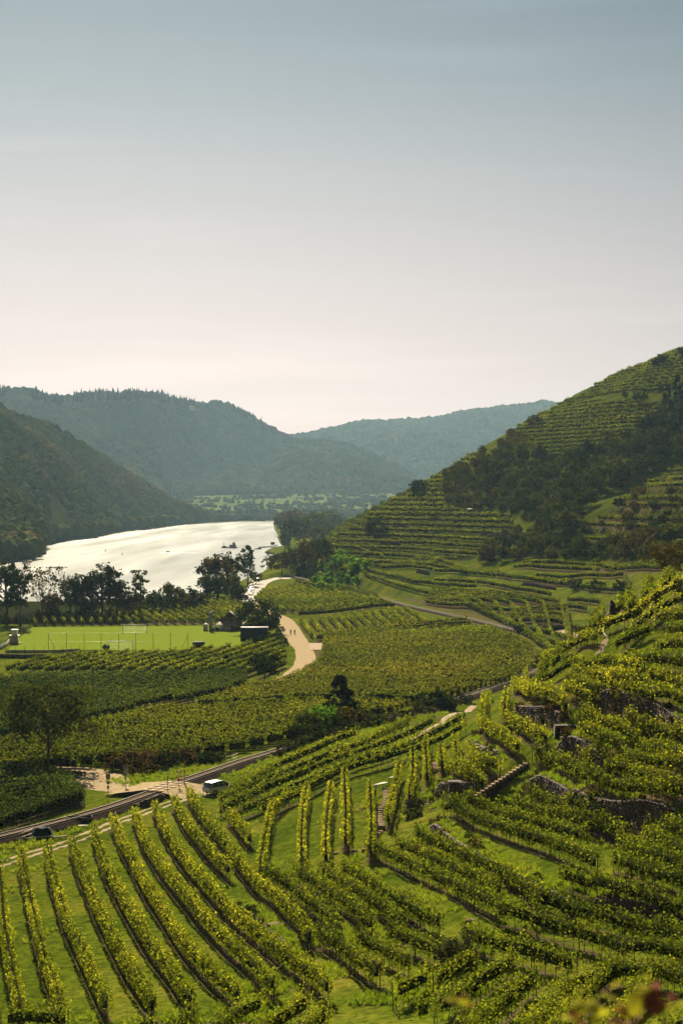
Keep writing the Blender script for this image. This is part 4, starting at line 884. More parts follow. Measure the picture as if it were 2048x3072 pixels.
# ------------------------------------------------------------------ railway
L = np.concatenate([[0], np.cumsum(np.hypot(*np.diff(rl, axis=0).T))])
def rail_at(s): return np.array([np.interp(s, L, rl[:,0]), np.interp(s, L, rl[:,1])])
def rail_dir(s): d = rail_at(min(s+1, L[-1])) - rail_at(max(s-1, 0)); return d/np.hypot(*d)
zs = np.maximum(Zat(rl[:,0], rl[:,1]), 0.1)
for _ in range(12): zs[1:-1] = (zs[:-2]+2*zs[1:-1]+zs[2:])/4
zs = np.clip(zs, 0.1, 0.75)
def rail_z(s): return float(np.interp(s, L, zs)) + 0.5
def strip(cross, s0, s1, ds, close=False):
    S = np.arange(s0, s1, ds); V = []; n = len(cross)
    for s in S:
        p = rail_at(s); d = rail_dir(s); nx_, ny_ = -d[1], d[0]; z = rail_z(s)
        for a, b in cross: V.append((p[0]+nx_*a, p[1]+ny_*a, z + b))
    f = []
    for i in range(len(S)-1):
        for j in range(n if close else n-1): f.append((i*n+j, (i+1)*n+j, (i+1)*n+(j+1) % n, i*n+(j+1) % n))
    return np.array(V), np.array(f)
V, f = strip([(-3.1,-1.3),(-2.1,-0.5),(-1.7,-0.08),(-0.7,-0.10),(0.7,-0.10),(1.7,-0.08),(2.1,-0.5),(3.1,-1.3)], 0, L[-1], 2.0)
V[:,2] += 0.03*np.random.default_rng(3).normal(size=len(V))
tag(obj('ballast_bed', new_mesh('ballast_bed', V, f[:, ::-1], M['ballast'])), kind='structure')
track = empty('railway_track', (float(rl[0,0]), float(rl[0,1]), 0)); tag(track, 'single railway track with rusty rails on pale sleepers curving through the vineyards', 'railway')
to = np.array(track.location)
for sgn in (-1, 1):
    V, f = strip([(sgn*0.7175-0.05,0.08),(sgn*0.7175-0.05,0.23),(sgn*0.7175+0.05,0.23),(sgn*0.7175+0.05,0.08)], 0, L[-1]-1, 2.0, True)
    obj('rail', new_mesh('rail', V-to, f, M['rail']), track)
sb = MB(); sb.box(-1.3, 1.3, -0.13, 0.13, -0.06, 0.09); sme = new_mesh('sleeper', np.concatenate(sb.v), np.concatenate(sb.q), M['sleeper'])
ns = 0; s = 0.3; rr = np.random.default_rng(5); restS = MB()
while s < L[-1]-2:
    p = rail_at(s); d = rail_dir(s); ang = math.atan2(d[1], d[0]) - math.pi/2 + rr.normal(0, 0.01)
    if ns < 260:
        o = obj('sleeper', sme, track); o.location = Vector((p[0], p[1], rail_z(s) + rr.normal(0,0.008))) - Vector(to); o.rotation_euler = (0, 0, ang)
    else:
        restS.box(-1.3, 1.3, -0.13, 0.13, -0.06, 0.09, Matrix.Translation(Vector((p[0]-to[0], p[1]-to[1], rail_z(s)))) @ Matrix.Rotation(ang, 4, 'Z'))
    ns += 1; s += 0.62
tag(restS.build('far_sleeper', M['sleeper'], track), kind='stuff')
# paved level crossing: the lane rises over the rails as a plank deck
def nearest_s(xy): return L[np.argmin(np.hypot(rl[:,0]-xy[0], rl[:,1]-xy[1]))]
sc_ = nearest_s(PZ(505, 2362, 0.9)); c = rail_at(sc_); d = rail_dir(sc_)
deck = empty('crossing_deck', (c[0], c[1], rail_z(sc_)), math.atan2(d[1], d[0])); tag(deck, 'pale timber and gravel deck carrying the lane over the railway beside the van', 'level crossing')
for k, (y0, y1) in enumerate(((-0.63, 0.63), (0.80, 1.7), (-1.7, -0.80))):
    for i in range(5):
        b = MB(); b.box(-4.0+i*1.7, -4.0+i*1.7+1.68, y0, y1, 0.02, 0.215); b.build('plank', M['sand'], deck)
for sg in (-1, 1):
    b = MB(); b.add([(-4.2,sg*1.72,0.2),(4.4,sg*1.72,0.2),(5.5,sg*6.5,-0.45),(-5.5,sg*6.5,-0.45)], [(0,1,2,3) if sg < 0 else (3,2,1,0)]); b.build('ramp', M['sand'], deck)

# ------------------------------------------------------------------ dry stone walls
stone_vars = []
for k in range(6):
    bm = bmesh.new(); bmesh.ops.create_cube(bm, size=1.0); rr = random.Random(50+k)
    for v in bm.verts: v.co += Vector((rr.uniform(-.11,.11), rr.uniform(-.08,.08), rr.uniform(-.12,.12)))
    me = bpy.data.meshes.new('stone'); bm.to_mesh(me); bm.free(); me.materials.append(M['stone']); stone_vars.append(me)
def wall_from_line(ln, height, label, rg, lift=-0.05, parts=110, name='dry_stone_wall', zbase=None):
    ln = resample(ln, 1.0); s = np.concatenate([[0], np.cumsum(np.hypot(*np.diff(ln, axis=0).T))]); Lw = s[-1]
    tx = np.gradient(ln[:,0]); ty = np.gradient(ln[:,1]); tl = np.hypot(tx, ty); tx /= tl; ty /= tl     # downhill side = right of travel
    zt = np.maximum(Zat(ln[:,0]-ty*0.5, ln[:,1]+tx*0.5), Zat(ln[:,0], ln[:,1])) + lift; zb = Zat(ln[:,0]+ty*0.9, ln[:,1]-tx*0.9) - 0.2
    fade = np.clip(np.minimum(s, Lw-s)/2.0 + 0.35, 0, 1)
    zt = zb + 0.2 + np.maximum(zt - zb - 0.2, height*0.55)*fade
    o3 = Vector((ln[0,0], ln[0,1], zb[0])); root = empty(name, o3); tag(root, label, 'stone wall', None)
    n = len(ln); V = []
    for i in range(n):
        for a, z in ((0.02, zb[i]-0.4), (0.02, zt[i]-0.08), (-0.55, zt[i]-0.08), (-0.55, zb[i]-0.4)):
            V.append((ln[i,0]+ty[i]*a - o3.x, ln[i,1]-tx[i]*a - o3.y, z - o3.z))
    f = [(i*4+j, (i+1)*4+j, (i+1)*4+(j+1) % 4, i*4+(j+1) % 4) for i in range(n-1) for j in range(4)] + [(3,2,1,0), (4*n-4,4*n-3,4*n-2,4*n-1)]
    obj('rubble_core', new_mesh('rubble_core', V, np.array(f), M['earth']), root)
    st = []; q = 0.0
    cols_ = []
    zrel = 0.0; hmax = (zt-zb).max()
    while zrel < hmax:
        ch = rg.uniform(0.17, 0.30); q = rg.uniform(-0.2, 0.2)
        while q < Lw:
            wd = rg.uniform(0.26, 0.62); sc = q + wd/2
            if sc < Lw:
                b0, t0 = np.interp(sc, s, zb), np.interp(sc, s, zt)
                if b0 + zrel + ch*0.6 < t0: st.append((sc, b0+zrel+ch/2, wd*0.93, ch*0.92))
            q += wd
        zrel += ch
    # cap stones
    q = 0.0
    while q < Lw:
        wd = rg.uniform(0.45, 0.9); sc = min(q+wd/2, Lw); st.append((sc, np.interp(sc, s, zt)-0.02, wd*0.95, 0.14)); q += wd
    st.sort(key=lambda a: -a[2]*a[3]); B = MB()
    for k, (sc, z, wd, ch) in enumerate(st):
        x, y = np.interp(sc, s, ln[:,0]), np.interp(sc, s, ln[:,1]); ax, ay = np.interp(sc, s, tx), np.interp(sc, s, ty); dep = 0.36
        pr = rg.uniform(-0.06, 0.05); x += ay*(pr - 0.05); y -= ax*(pr - 0.05); ang = math.atan2(ay, ax) + rg.normal(0, 0.05)
        if k < parts:
            o = obj('stone', stone_vars[k % 6], root); o.location = (x-o3.x, y-o3.y, z-o3.z); o.rotation_euler = (rg.normal(0,.04), rg.normal(0,.05), ang); o.scale = (wd, dep, ch)
        else:
            T = Matrix.Translation((x-o3.x, y-o3.y, z-o3.z)) @ Matrix.Rotation(ang, 4, 'Z') @ Matrix.Rotation(rg.normal(0,.05), 4, 'Y')
            B.box(-wd/2, wd/2, -dep/2, dep/2, -ch/2, ch/2, T)
            B.v[-1] += rg.uniform(-0.03, 0.03, B.v[-1].shape)
    if B.n: tag(B.build('small_stone', M['stone'], root), kind='stuff')
    return root
rgw = np.random.default_rng(21)
for ln, (pts, h_, lab) in zip(wall_lines, WALLS):
    w_ = wall_from_line(ln, h_, lab, rgw)
MORE = [([(1620,1893),(1660,1893),(1697,1889)], 2.0, 'dark retaining wall behind the far level crossing'), ([(1797,1852),(1815,1852),(1832,1853)], 2.6, 'small dark wall at the end of the lower terrace block'),
        ([(1090,1668),(1120,1662),(1150,1672)], 3.0, 'grey retaining wall at the foot of the hill right of the bright shrubs'), ([(1563,1756),(1610,1760),(1665,1770)], 1.6, 'stone wall under the terrace rows left of the bushes'), ([(1173,1590),(1215,1585),(1250,1598)], 3.0, 'shaded wall high on the left flank of the hill'),
        ([(1180,1604),(1225,1612)], 2.6, 'small wall below the shaded one on the hill flank'), ([(1248,1718),(1285,1725)], 2.5, 'short wall between the terraces right of the bright shrubs'), ([(1140,1632),(1200,1640)], 2.4, 'low grey wall above the wide bush on the hill'),
        ([(1455,1620),(1500,1612),(1530,1608)], 2.8, 'overgrown wall at the right end of the hill terraces')]
for pts, h_, lab in MORE: wall_from_line(smooth_line([P(*p) for p in pts], 1.0, 3), h_, lab, rgw, lift=h_*0.7, parts=0)

# ------------------------------------------------------------------ trees and shrubs
def tree_arrays(kind, H, W, size, rg, nmax=16000, lite=False):
    """trunk and limb tubes, then leaves gathered in clumps; all in metres from the base"""
    B = MB(); cl = []; 
    r0 = max(0.08, H*{'bare':0.020,'poplar':0.016,'conifer':0.02,'bush':0.012}.get(kind, 0.026))
    lean = rg.normal(0, 0.03, 2)*H
    th = {'walnut':0.66,'round':0.62,'oval':0.75,'poplar':0.92,'conifer':0.97,'bare':0.5,'bush':0.35}[kind]
    nseg = 5; tp = [Vector((lean[0]*(i/nseg)**1.5 + rg.normal(0,0.008)*H*(i > 0), lean[1]*(i/nseg)**1.5, H*th*i/nseg)) for i in range(nseg+1)]
    for i in range(nseg): B.tube(tp[i], tp[i+1], r0*(1-0.75*i/nseg)*(1.35 if i == 0 else 1), r0*(1-0.75*(i+1)/nseg), 7)
    def at(t): k = min(nseg-1, int(t*nseg)); return tp[k].lerp(tp[k+1], t*nseg-k)
    def limb(a, b, r, depth):
        mid = a.lerp(b, 0.5) + Vector((rg.normal(0,0.08), rg.normal(0,0.08), rg.uniform(-0.02,0.10)))*(b-a).length
        B.tube(a, mid, r, r*0.7, 5, False); B.tube(mid, b, r*0.7, r*0.35, 4, False)
        if depth > 0:
            for k in range(3):
                s = mid.lerp(b, rg.uniform(0, 0.9)); v = (b-a)*rg.uniform(0.35, 0.6); v.rotate(Matrix.Rotation(rg.uniform(-1,1), 3, 'X') @ Matrix.Rotation(rg.uniform(-1,1), 3, 'Y') @ Matrix.Rotation(rg.uniform(-1,1), 3, 'Z'))
                limb(s, s+v, r*0.4, depth-1)
        cl.append(b)
    cz, rz = {'walnut':(0.64,0.36),'round':(0.54,0.46),'oval':(0.52,0.48),'poplar':(0.54,0.46),'conifer':(0.5,0.5),'bare':(0.62,0.38),'bush':(0.42,0.58)}[kind]
    nl = {'walnut':16,'round':14,'oval':14,'poplar':12,'conifer':0,'bare':16,'bush':8}[kind]
    if lite: nl = 5
    for i in range(nl):
        t = 0.35 + 0.62*(i+0.5)/nl if kind != 'bush' else 0.1+0.8*(i+.5)/nl; a = at(t); an = i*2.4 + rg.uniform(-.4,.4); el = rg.uniform(0.1, 0.85)
        e = Vector((math.cos(an)*math.cos(el)*W/2, math.sin(an)*math.cos(el)*W/2, 0))*rg.uniform(0.7, 0.98)
        zz = H*(cz + rz*math.sin(el)*rg.uniform(0.5,0.98)) if kind != 'poplar' else a.z + 0.12*H
        limb(a, Vector((e.x*(0.8 if kind == 'poplar' else 1), e.y, min(zz, H*0.97))), r0*0.42*(1.2-t*0.6), 2 if kind in ('bare','walnut') else (0 if lite else 1))
    area = W*H; n = int(min(nmax, max(120, 3.4*area*{'walnut':0.85,'bare':0.18,'poplar':0.8,'oval':0.9,'bush':1.15,'conifer':1.3}.get(kind,0.9)/(0.6*size*size))))
    nc = max(10, int({'bare':46,'poplar':34,'conifer':60}.get(kind, 52)))
    C = np.array([tuple(c) for c in cl] or [(0,0,H*.6)])
    ext = []
    for k in range(nc):
        if kind == 'conifer':
            z = 0.08 + 0.9*rg.random(); rr_ = (1-z)**0.75*W/2*rg.uniform(0.4,1.0); an = rg.uniform(0,6.28); ext.append((rr_*math.cos(an), rr_*math.sin(an), z*H))
        else:
            v = rg.normal(size=3); v /= np.linalg.norm(v); rad = rg.uniform(0.45, 0.95); 
            if v[2] < -0.75: v[2] *= 0.6
            ext.append((v[0]*rad*W/2, v[1]*rad*W/2, H*(cz + rz*0.93*v[2]*rad)))
    C = np.concatenate([C, np.array(ext)]) if kind != 'conifer' else np.array(ext)
    wts = rg.uniform(0.3, 1.6, len(C)); wts /= wts.sum()
    idx = rg.choice(len(C), n, p=wts); sp = {'conifer':0.10,'poplar':0.16,'bare':0.10,'bush':0.15}.get(kind, 0.125)*min(W, H*0.9)
    g = rg.normal(size=(n,3)); g /= np.linalg.norm(g, axis=1)[:,None]; g *= (rg.random(n)**0.45)[:,None]*sp*rg.uniform(0.6,1.25,len(C))[idx][:,None]*1.25
    g[:,2] *= 0.8; Q = C[idx] + g; Q[:,2] = np.maximum(Q[:,2], 0.02*H if kind != 'walnut' else 0.24*H) if kind in ('bush','conifer','walnut') else np.maximum(Q[:,2], 0.02*H if kind in ('bush','conifer') else 0.07*H)
    Q[:,2] = np.minimum(Q[:,2], H*1.01)
    lv, lf = leaves(Q, size, rg, False, (Q - np.array([0,0,H*(cz-.15)]))/np.array([W*.5, W*.5, H*.5]) + np.array([0,0,.35]) + 2.0*(g/(sp+1e-6)), 0.5)
    tv = np.concatenate(B.v); tq = [np.concatenate(B.q)] + ([np.concatenate(B.t)] if B.t else [])
    return (tv, tq), (lv, lf)
TREES = {}
def place_tree(kind, px, py, top, w, leafm, label, cat='tree', name=None, group=None, D=None, z=None, dens=1.0, seed=None, sink=0.15):
    if D is None: b = P(px, py); D = b[1]; zb = float(Zat(*b))
    else: b = PD(px, py, D)[:2]; zb = PD(px, py, D)[2]
    if z is not None: zb = z
    H = max(1.0, (py-top)*D/F); W = w*D/F
    size = max(0.10, 2.0*D/1707)*dens
    rg = np.random.default_rng(seed if seed is not None else int(px*7+py*13) % 100000)
    (tv, tq), (lv, lf) = tree_arrays(kind, H, W, size, rg, lite=(kind == 'bush' or D > 1400))
    name = name or ('shrub' if kind == 'bush' else 'tree')
    root = empty(name, (b[0], b[1], zb-sink), rg.uniform(0, 6.28)); tag(root, label, cat, group)
    obj('trunk' if kind != 'bush' else 'stem', new_mesh('trunk', tv, tq, M['bark'], True), root); obj('crown' if kind != 'bush' else 'foliage', new_mesh('crown', lv, lf, M[leafm]), root)
    return root
T = place_tree
T('walnut', 145, 2305, 2062, 265, 'leaf_mid', dens=1.35, label='large walnut tree with open spreading crown standing by the lane bend left of the rails', name='walnut_tree')
RIV = [('oval',22,1872,1668,95,'leaf_dark','tall dark riverside tree at the left edge of the photo'), ('poplar',62,1880,1690,60,'leaf_dark','dark upright riverside tree beside the tall ball-stop net'),
 ('bare',128,1862,1702,120,'leaf_brown','half bare riverside tree with forked grey limbs and thin brown crown'), ('oval',160,1862,1770,60,'leaf_brown','thin low brownish tree right of the half bare one by the river'),
 ('round',212,1860,1722,80,'leaf_dark','broad dark riverside tree left of the tallest one'), ('oval',248,1860,1705,70,'leaf_dark','dark riverside tree with a notched top close to the tallest one'),
 ('oval',308,1858,1682,105,'leaf_dark','tallest and darkest tree of the riverside row'), ('round',268,1860,1790,70,'leaf_brown','low rounded brown tree filling the foot of the tallest one'), ('round',352,1856,1735,75,'leaf_dark','riverside tree right of the tallest one, with gaps of bright water'), ('round',385,1856,1775,55,'leaf_brown','small brown riverside tree between the tall tree and the loose poplar'),
 ('poplar',418,1855,1712,46,'leaf_mid','slender loose poplar standing alone against the bright river'), ('round',462,1846,1772,60,'leaf_dark','low dark riverside tree right of the lone poplar'), ('round',520,1838,1745,78,'leaf_mid','rounded riverside tree in the middle of the low row'), ('round',566,1832,1760,58,'leaf_mid','lower rounded tree at the right end of the low riverside row'), ('round',595,1826,1770,46,'leaf_dark','small dark tree where the low row meets the tall clump'),
 ('oval',622,1800,1665,60,'leaf_brown','tall reddish tree at the left of the riverside clump'), ('oval',655,1800,1650,75,'leaf_brown','tall brown tree in the middle of the riverside clump'), ('oval',695,1790,1655,70,'leaf_dark','tall dark tree at the right of the riverside clump'), ('round',632,1806,1722,75,'leaf_mid','low green tree in front of the riverside clump'), ('round',680,1806,1718,85,'leaf_mid','broad green tree in front of the clump by the road'), ('round',712,1816,1745,50,'leaf_dark','dark bushy tree at the bend of the riverside road'),
 ('poplar',743,1757,1638,42,'leaf_dark','tall slim poplar rising beside the parked cars'), ('round',768,1752,1712,38,'leaf_brown','small brown tree at the foot of the slim poplar')]
for k, px, py, top, w, m, lab in RIV: T(k, px, py, top, w, m, lab, group='trees along the river bank')
for i in range(24):
    px_ = 12 + i*26 + rg.uniform(-6,6); yb_ = float(np.interp(px_, [0,300,600], [1872,1858,1825])); T('bush', px_, yb_, yb_-rg.uniform(24,46), rg.uniform(40,60), ['leaf_dark','leaf_brown','leaf_dark','leaf_mid'][i % 4], 'low dense undergrowth bush between the riverside trees', cat='bush', group='undergrowth bushes below the riverside trees')
RB = [('round',845,1722,1655,105,'leaf_brown','wide brown tree on the near end of the right river bank'),('round',885,1710,1640,80,'leaf_dark','dark tree behind the wide brown one on the right bank'),('round',925,1705,1615,75,'leaf_brown','tall russet tree against the dark grove of the right bank'),('round',965,1690,1610,70,'leaf_dark','dark tree where the right bank meets the hill'),('bush',905,1728,1690,60,'leaf_dark','low bush beside the track on the right bank')]
for k, px, py, top, w, m, lab in RB: T(k, px, py, top, w, m, lab, group='trees on the right river bank')
RB2 = [(842,1600,1530,52,'leaf_brown',2300),(868,1640,1545,56,'leaf_dark',1600),(880,1610,1528,60,'leaf_brown',2200),(912,1640,1552,90,'leaf_dark',1650),(945,1620,1535,80,'leaf_mid',2000),(985,1600,1525,75,'leaf_mid',2300),(905,1600,1560,60,'leaf_mid',2400),(1012,1605,1548,60,'leaf_dark',2100),(955,1650,1572,70,'leaf_brown',1500),(855,1665,1602,34,'leaf_dark',1450),(990,1650,1580,60,'leaf_dark',1480),(1035,1610,1566,50,'leaf_brown',1900),(935,1590,1535,60,'leaf_dark',2700)]
for i, (px, py, top, w, m, D) in enumerate(RB2): T('round', px, py, top, w, m, '%s tree from the left of the hazy grove on the far right bank' % ordw(sorted([r[0] for r in RB2]).index(px)), group='trees of the hazy right bank grove', D=D, z=-2.5)
for i in range(16):
    u = 850 + i*13 + rg.uniform(-5,5); T('round', u, 1600, 1600-rg.uniform(35,60), rg.uniform(35,60), ['leaf_mid','leaf_dark','leaf_brown'][i % 3], 'hazy tree in the grove between the river and the far village', group='hazy trees before the far village', D=rg.uniform(1500, 3000), z=-2.5)
T('bush', 783, 1904, 1778, 158, 'leaf_dark', 'big dark round tree behind the dark blue container beside the gravel road', name='tree')
T('round', 795, 2046, 1948, 96, 'leaf_dark', 'dark tree with double trunk at the near end of the slanting vine field')
T('conifer', 1018, 2150, 2026, 135, 'leaf_blue', 'dark conical yew among the bushes in the centre', name='yew_tree')
SH = [(965,2195,2105,90,'leaf_bright','bright green bush left of the dark yew'),(925,2215,2120,70,'leaf_mid','green bush at the left end of the centre thicket'),(1055,2180,2112,80,'leaf_brown','reddish brown bush right of the dark yew'),(1000,2200,2140,80,'leaf_dark','dark low bush below the yew'),(1090,2175,2130,60,'leaf_dark','dark bush at the right end of the centre thicket'),(880,2222,2165,40,'leaf_dark','small dark bush at the left tip of the centre thicket'),(1035,2140,2100,50,'leaf_bright','light green bush behind the dark yew'),
 (1305,2125,2055,85,'leaf_dark','large dark bush left of the hidden railway bend'),(1340,2130,2080,60,'leaf_dark','smaller dark bush right of the large one by the railway bend'),(1270,2130,2090,50,'leaf_mid','green bush left of the large dark one by the railway bend'),
 (345,2312,2262,60,'reed','first reddish weedy thicket left of the rails'),(395,2308,2250,75,'reed','tallest reddish brown thicket beside the crossing'),(450,2305,2245,80,'reed','brown thicket in the middle of the weedy bank'),(500,2300,2245,80,'leaf_dark','dark thicket with brown tips on the weedy bank'),(550,2290,2240,70,'reed','brown thicket near the right end of the weedy bank'),(420,2318,2280,90,'reed','low russet weeds at the foot of the thickets'),(590,2282,2246,50,'leaf_mid','green shrub at the right end of the weedy bank'),
 (640,2288,2245,56,'leaf_dark','black green bush beside the rails and the small footbridge'),(610,2292,2256,40,'leaf_dark','low dark bush left of the black green one'),(225,2328,2310,60,'leaf_dark','low dark bush at the corner of the lane bend'),
 (318,1958,1926,17,'leaf_dark','small dark shrub by the pitch fence'),(1130,1690,1610,1,'leaf_dark',''),
 (1725,1768,1728,40,'leaf_dark','dark round bush on the grassy bank, left of three'),(1782,1768,1735,52,'leaf_dark','wide bush on the grassy bank, middle of three'),(1862,1778,1733,42,'leaf_dark','dark bush on the grassy bank, right of three'),
 (1128,1610,1545,58,'leaf_dark','wide leafless looking bush on the left flank of the hill'),(1258,1480,1434,54,'leaf_dark','dark round tree on the skyline of the left hill flank'),(1604,1277,1244,42,'leaf_brown','reddish bush on the skyline halfway up the hill'),
 (1375,2905,2780,85,'leaf_grey','grey-green shrub between the vine rows near the bottom edge'),(1340,2900,2830,60,'leaf_grey','smaller grey-green shrub beside the larger one near the bottom'),(1250,2430,2385,60,'leaf_grey','pale shrub on the rocky bank left of the little wall'),(1240,2452,2415,50,'leaf_mid','green bush below the rocky bank'),
 (1630,2000,1955,60,'leaf_mid','loose green bush right of the big field above the rails'),(1690,1860,1840,40,'leaf_mid','bush'),(1800,1900,1870,46,'leaf_mid','shrub at the foot of the right ridge'),(1755,1905,1870,50,'leaf_mid','shrub left of the right ridge foot')]
for px, py, top, w, m, lab in SH:
    if w < 5 or lab == 'bush': continue
    T('bush', px, py, top - (6 if m in ('reed','leaf_bright') else 0), w*1.3, m, lab, cat='bush')
T('round', 1553, 1915, 1866, 30, 'leaf_dark', 'small tree with thin trunk at the far level crossing')
T('round', 2012, 1745, 1622, 128, 'leaf_brown', 'yellow-brown tree behind the ridge at the right edge', D=330)
T('oval', 1985, 1100, 1062, 34, 'leaf_dark', 'small dark tree on the skyline near the right edge')
T('oval', 2044, 1075, 1038, 30, 'leaf_dark', 'tree on the skyline at the right edge')
T('oval', 1965, 1108, 1074, 28, 'leaf_dark', 'leftmost small tree of the skyline pair')
for i in range(26):
    u = rg.uniform(945, 1105); v = rg.uniform(1660, 1762); 
    if v < 1700 and u < 1010: continue
    T('bush', u, v+14, v-rg.uniform(14,26), rg.uniform(28,44), 'leaf_bright', 'bright green shrub of the thicket on the bank left of the hill terraces', cat='bush', group='bright green thicket left of the terraces')
# bramble hedge on the bank beyond the long rows
for i, t in enumerate(np.linspace(0, 1, 22)):
    px = np.interp(t, [0,.3,.6,1], [840,960,1150,1395]); py = np.interp(t, [0,.3,.6,1], [2268,2216,2170,2110])
    T('bush', px, py, py-rg.uniform(22,38), rg.uniform(48,66), 'leaf_grey' if i % 3 else 'leaf_dark', 'low bramble bush of the hedge between rails and long vine rows', cat='bush', group='bramble hedge along the rails')
rgv = np.random.default_rng(5)
wb = []
for k in range(4):
    (tv, tq), (lv, lf) = tree_arrays('bush', 1.0, 1.5, 0.17, rgv, 260, True); wb.append((new_mesh('stem', tv, tq, M['bark']), new_mesh('foliage', lv, lf, M[['leaf_grey','reed','leaf_mid','reed'][k]])))
for ln, (pts, h_, lab) in zip(wall_lines, WALLS):
    L_ = resample(ln, 1.5)
    for k, p in enumerate(L_):
        if rgv.random() < 0.45: continue
        q_ = p + np.array([rgv.normal(0,.4), rgv.choice([-1.1, 0.5, 0.9])]); r_ = empty('weed_bush', g3(q_, -.1), rgv.uniform(0,6)); s_ = rgv.uniform(.5, 1.15); r_.scale = (s_, s_, s_)
        tag(r_, 'small dry bush growing at a vineyard stone wall', 'bush', 'weeds along the stone walls'); j = int(rgv.integers(4)); obj('stem', wb[j][0], r_); obj('foliage', wb[j][1], r_)
# hill wood: shared meshes
hm = []
rgh = np.random.default_rng(77)
for k in range(9):
    kind = ['round','oval','round','oval','round','bush','round','bush','conifer'][k]
    (tv, tq), (lv, lf) = tree_arrays(kind, 9.0, [8.5,6.5,9.5,7,8,9,7.5,8,4][k], 0.7, rgh, 1300, True)
    m = M[['leaf_dark','leaf_mid','leaf_mid','leaf_dark','leaf_dark','leaf_brown','leaf_mid','leaf_mid','leaf_blue'][k]]
    hm.append((new_mesh('trunk', tv, tq, M['bark'], True), new_mesh('crown', lv, lf, m), kind))
def hill_tree(x, y, sc, k, label, group):
    root = empty('shrub' if hm[k][2] == 'bush' else 'hill_tree', (x, y, float(Zat(x, y))-0.3), rgh.uniform(0, 6.28)); root.scale = (sc*rgh.uniform(0.85,1.2), sc*rgh.uniform(0.85,1.2), sc*rgh.uniform(0.85, 1.2))
    tag(root, label, 'bush' if hm[k][2] == 'bush' else 'tree', group); obj('trunk', hm[k][0], root); obj('crown', hm[k][1], root)
def scatter_px(poly, spacing, smin, smax, ks, label, group, hmin=0.0, limit=150, wt=None):
    K_ = ['dark rounded', 'tall dark', 'broad olive green', 'slim dark', 'dense dark green', 'low brownish', 'olive green', 'low dark green', 'dark spruce-like']
    xs = [p[0] for p in poly]; ys = [p[1] for p in poly]; got = []; tries = 0
    while len(got) < limit and tries < 2600:
        tries += 1; u = rgh.uniform(min(xs), max(xs)); v = rgh.uniform(min(ys), max(ys))
        if not in_poly(u, v, poly): continue
        w_ = P(u, v)
        if w_[1] < 560 or w_[1] > 1370: continue
        sc = rgh.uniform(smin, smax)
        if any((a-w_[0])**2 + ((b-w_[1])*0.7)**2 < (spacing*max(0.6, sc))**2 for a, b in got): continue
        got.append(tuple(w_)); k_ = ks[int(rgh.integers(len(ks)))]; hf = 'upper' if v < (min(ys)+max(ys))/2 else 'lower'; hs_ = 'left' if u < (min(xs)+max(xs))/2 else 'right'
        hill_tree(w_[0], w_[1], sc, k_, K_[k_] + ' ' + label.replace('dark tree', 'tree').replace('small bush', 'bush').replace('scrubby bush or small tree', 'bush').replace('small tree or bush', 'bush') + ', ' + hf + ' ' + hs_ + ' part', group + ', ' + hf + ' ' + hs_)
    return len(got)
n1 = scatter_px([(1560,1378),(1640,1395),(1760,1378),(1850,1338),(1920,1295),(2010,1240),(2080,1170),(2150,1150),(2150,1385),(1990,1405),(1900,1440),(1800,1500),(1740,1560),(1700,1620),(1620,1600),(1560,1540),(1500,1500),(1440,1440),(1500,1400)], 4.6, 0.7, 1.6, [0,6,3,2,1,4,6,3,1], 'dark tree in the hollow wood of the big hill', 'trees of the hillside wood', limit=250)
n2 = scatter_px([(1330,1440),(1440,1375),(1560,1290),(1575,1345),(1560,1380),(1500,1400),(1440,1440),(1500,1500),(1560,1540),(1420,1535),(1340,1515)], 5.5, 0.45, 0.9, [5,7,2,5,1,6], 'scrubby bush or small tree left of the hollow wood', 'scrub on the open hillside', limit=80)
n3 = scatter_px([(1490,1640),(1550,1600),(1640,1600),(1700,1645),(1850,1645),(2000,1600),(2150,1620),(2150,1700),(1900,1686),(1560,1682),(1480,1690),(1440,1690)], 5.0, 0.5, 0.95, [0,5,7,2,3,1], 'small tree or bush below the hollow wood', 'bushes at the foot of the hillside wood', limit=90)
n4 = scatter_px([(1690,1640),(1760,1560),(1880,1480),(2150,1390),(2150,1620),(1900,1640)], 9, 0.35, 0.75, [5,7,7,2], 'bush on the grassy spur at the right edge', 'bushes on the grassy spur', limit=30)
n5 = scatter_px([(1850,1180),(2010,1180),(2150,1130),(2150,1190),(2005,1215),(1840,1206)], 6, 0.5, 0.9, [0,3,8], 'dark tree between the two upper terrace blocks', 'dark trees between the upper terraces', limit=18)
for (u, v, sc) in ((2000,1245,1.7),(2030,1225,1.9),(2048,1260,1.6),(2015,1280,1.4)): 
    w_ = P(u, v); hill_tree(w_[0], w_[1], sc, 8, 'dark spruce at the right end of the upper terraces', 'spruces beside the upper terraces')
n6 = scatter_px([(960,1640),(1100,1540),(1330,1420),(1340,1530),(1540,1560),(1530,1620),(1300,1690),(1000,1700)], 14, 0.22, 0.5, [5,7,2,7], 'small bush on a wall between the hill terraces', 'bushes between the hill terraces', limit=38)
n7 = scatter_px([(1660,1240),(1950,1215),(1880,1300),(1660,1370)], 14, 0.2, 0.42, [5,7,2], 'small bush in the upper terrace block of the hill', 'bushes in the upper terrace block', limit=12)
print('hill trees', n1, n2, n3, n4, n5)
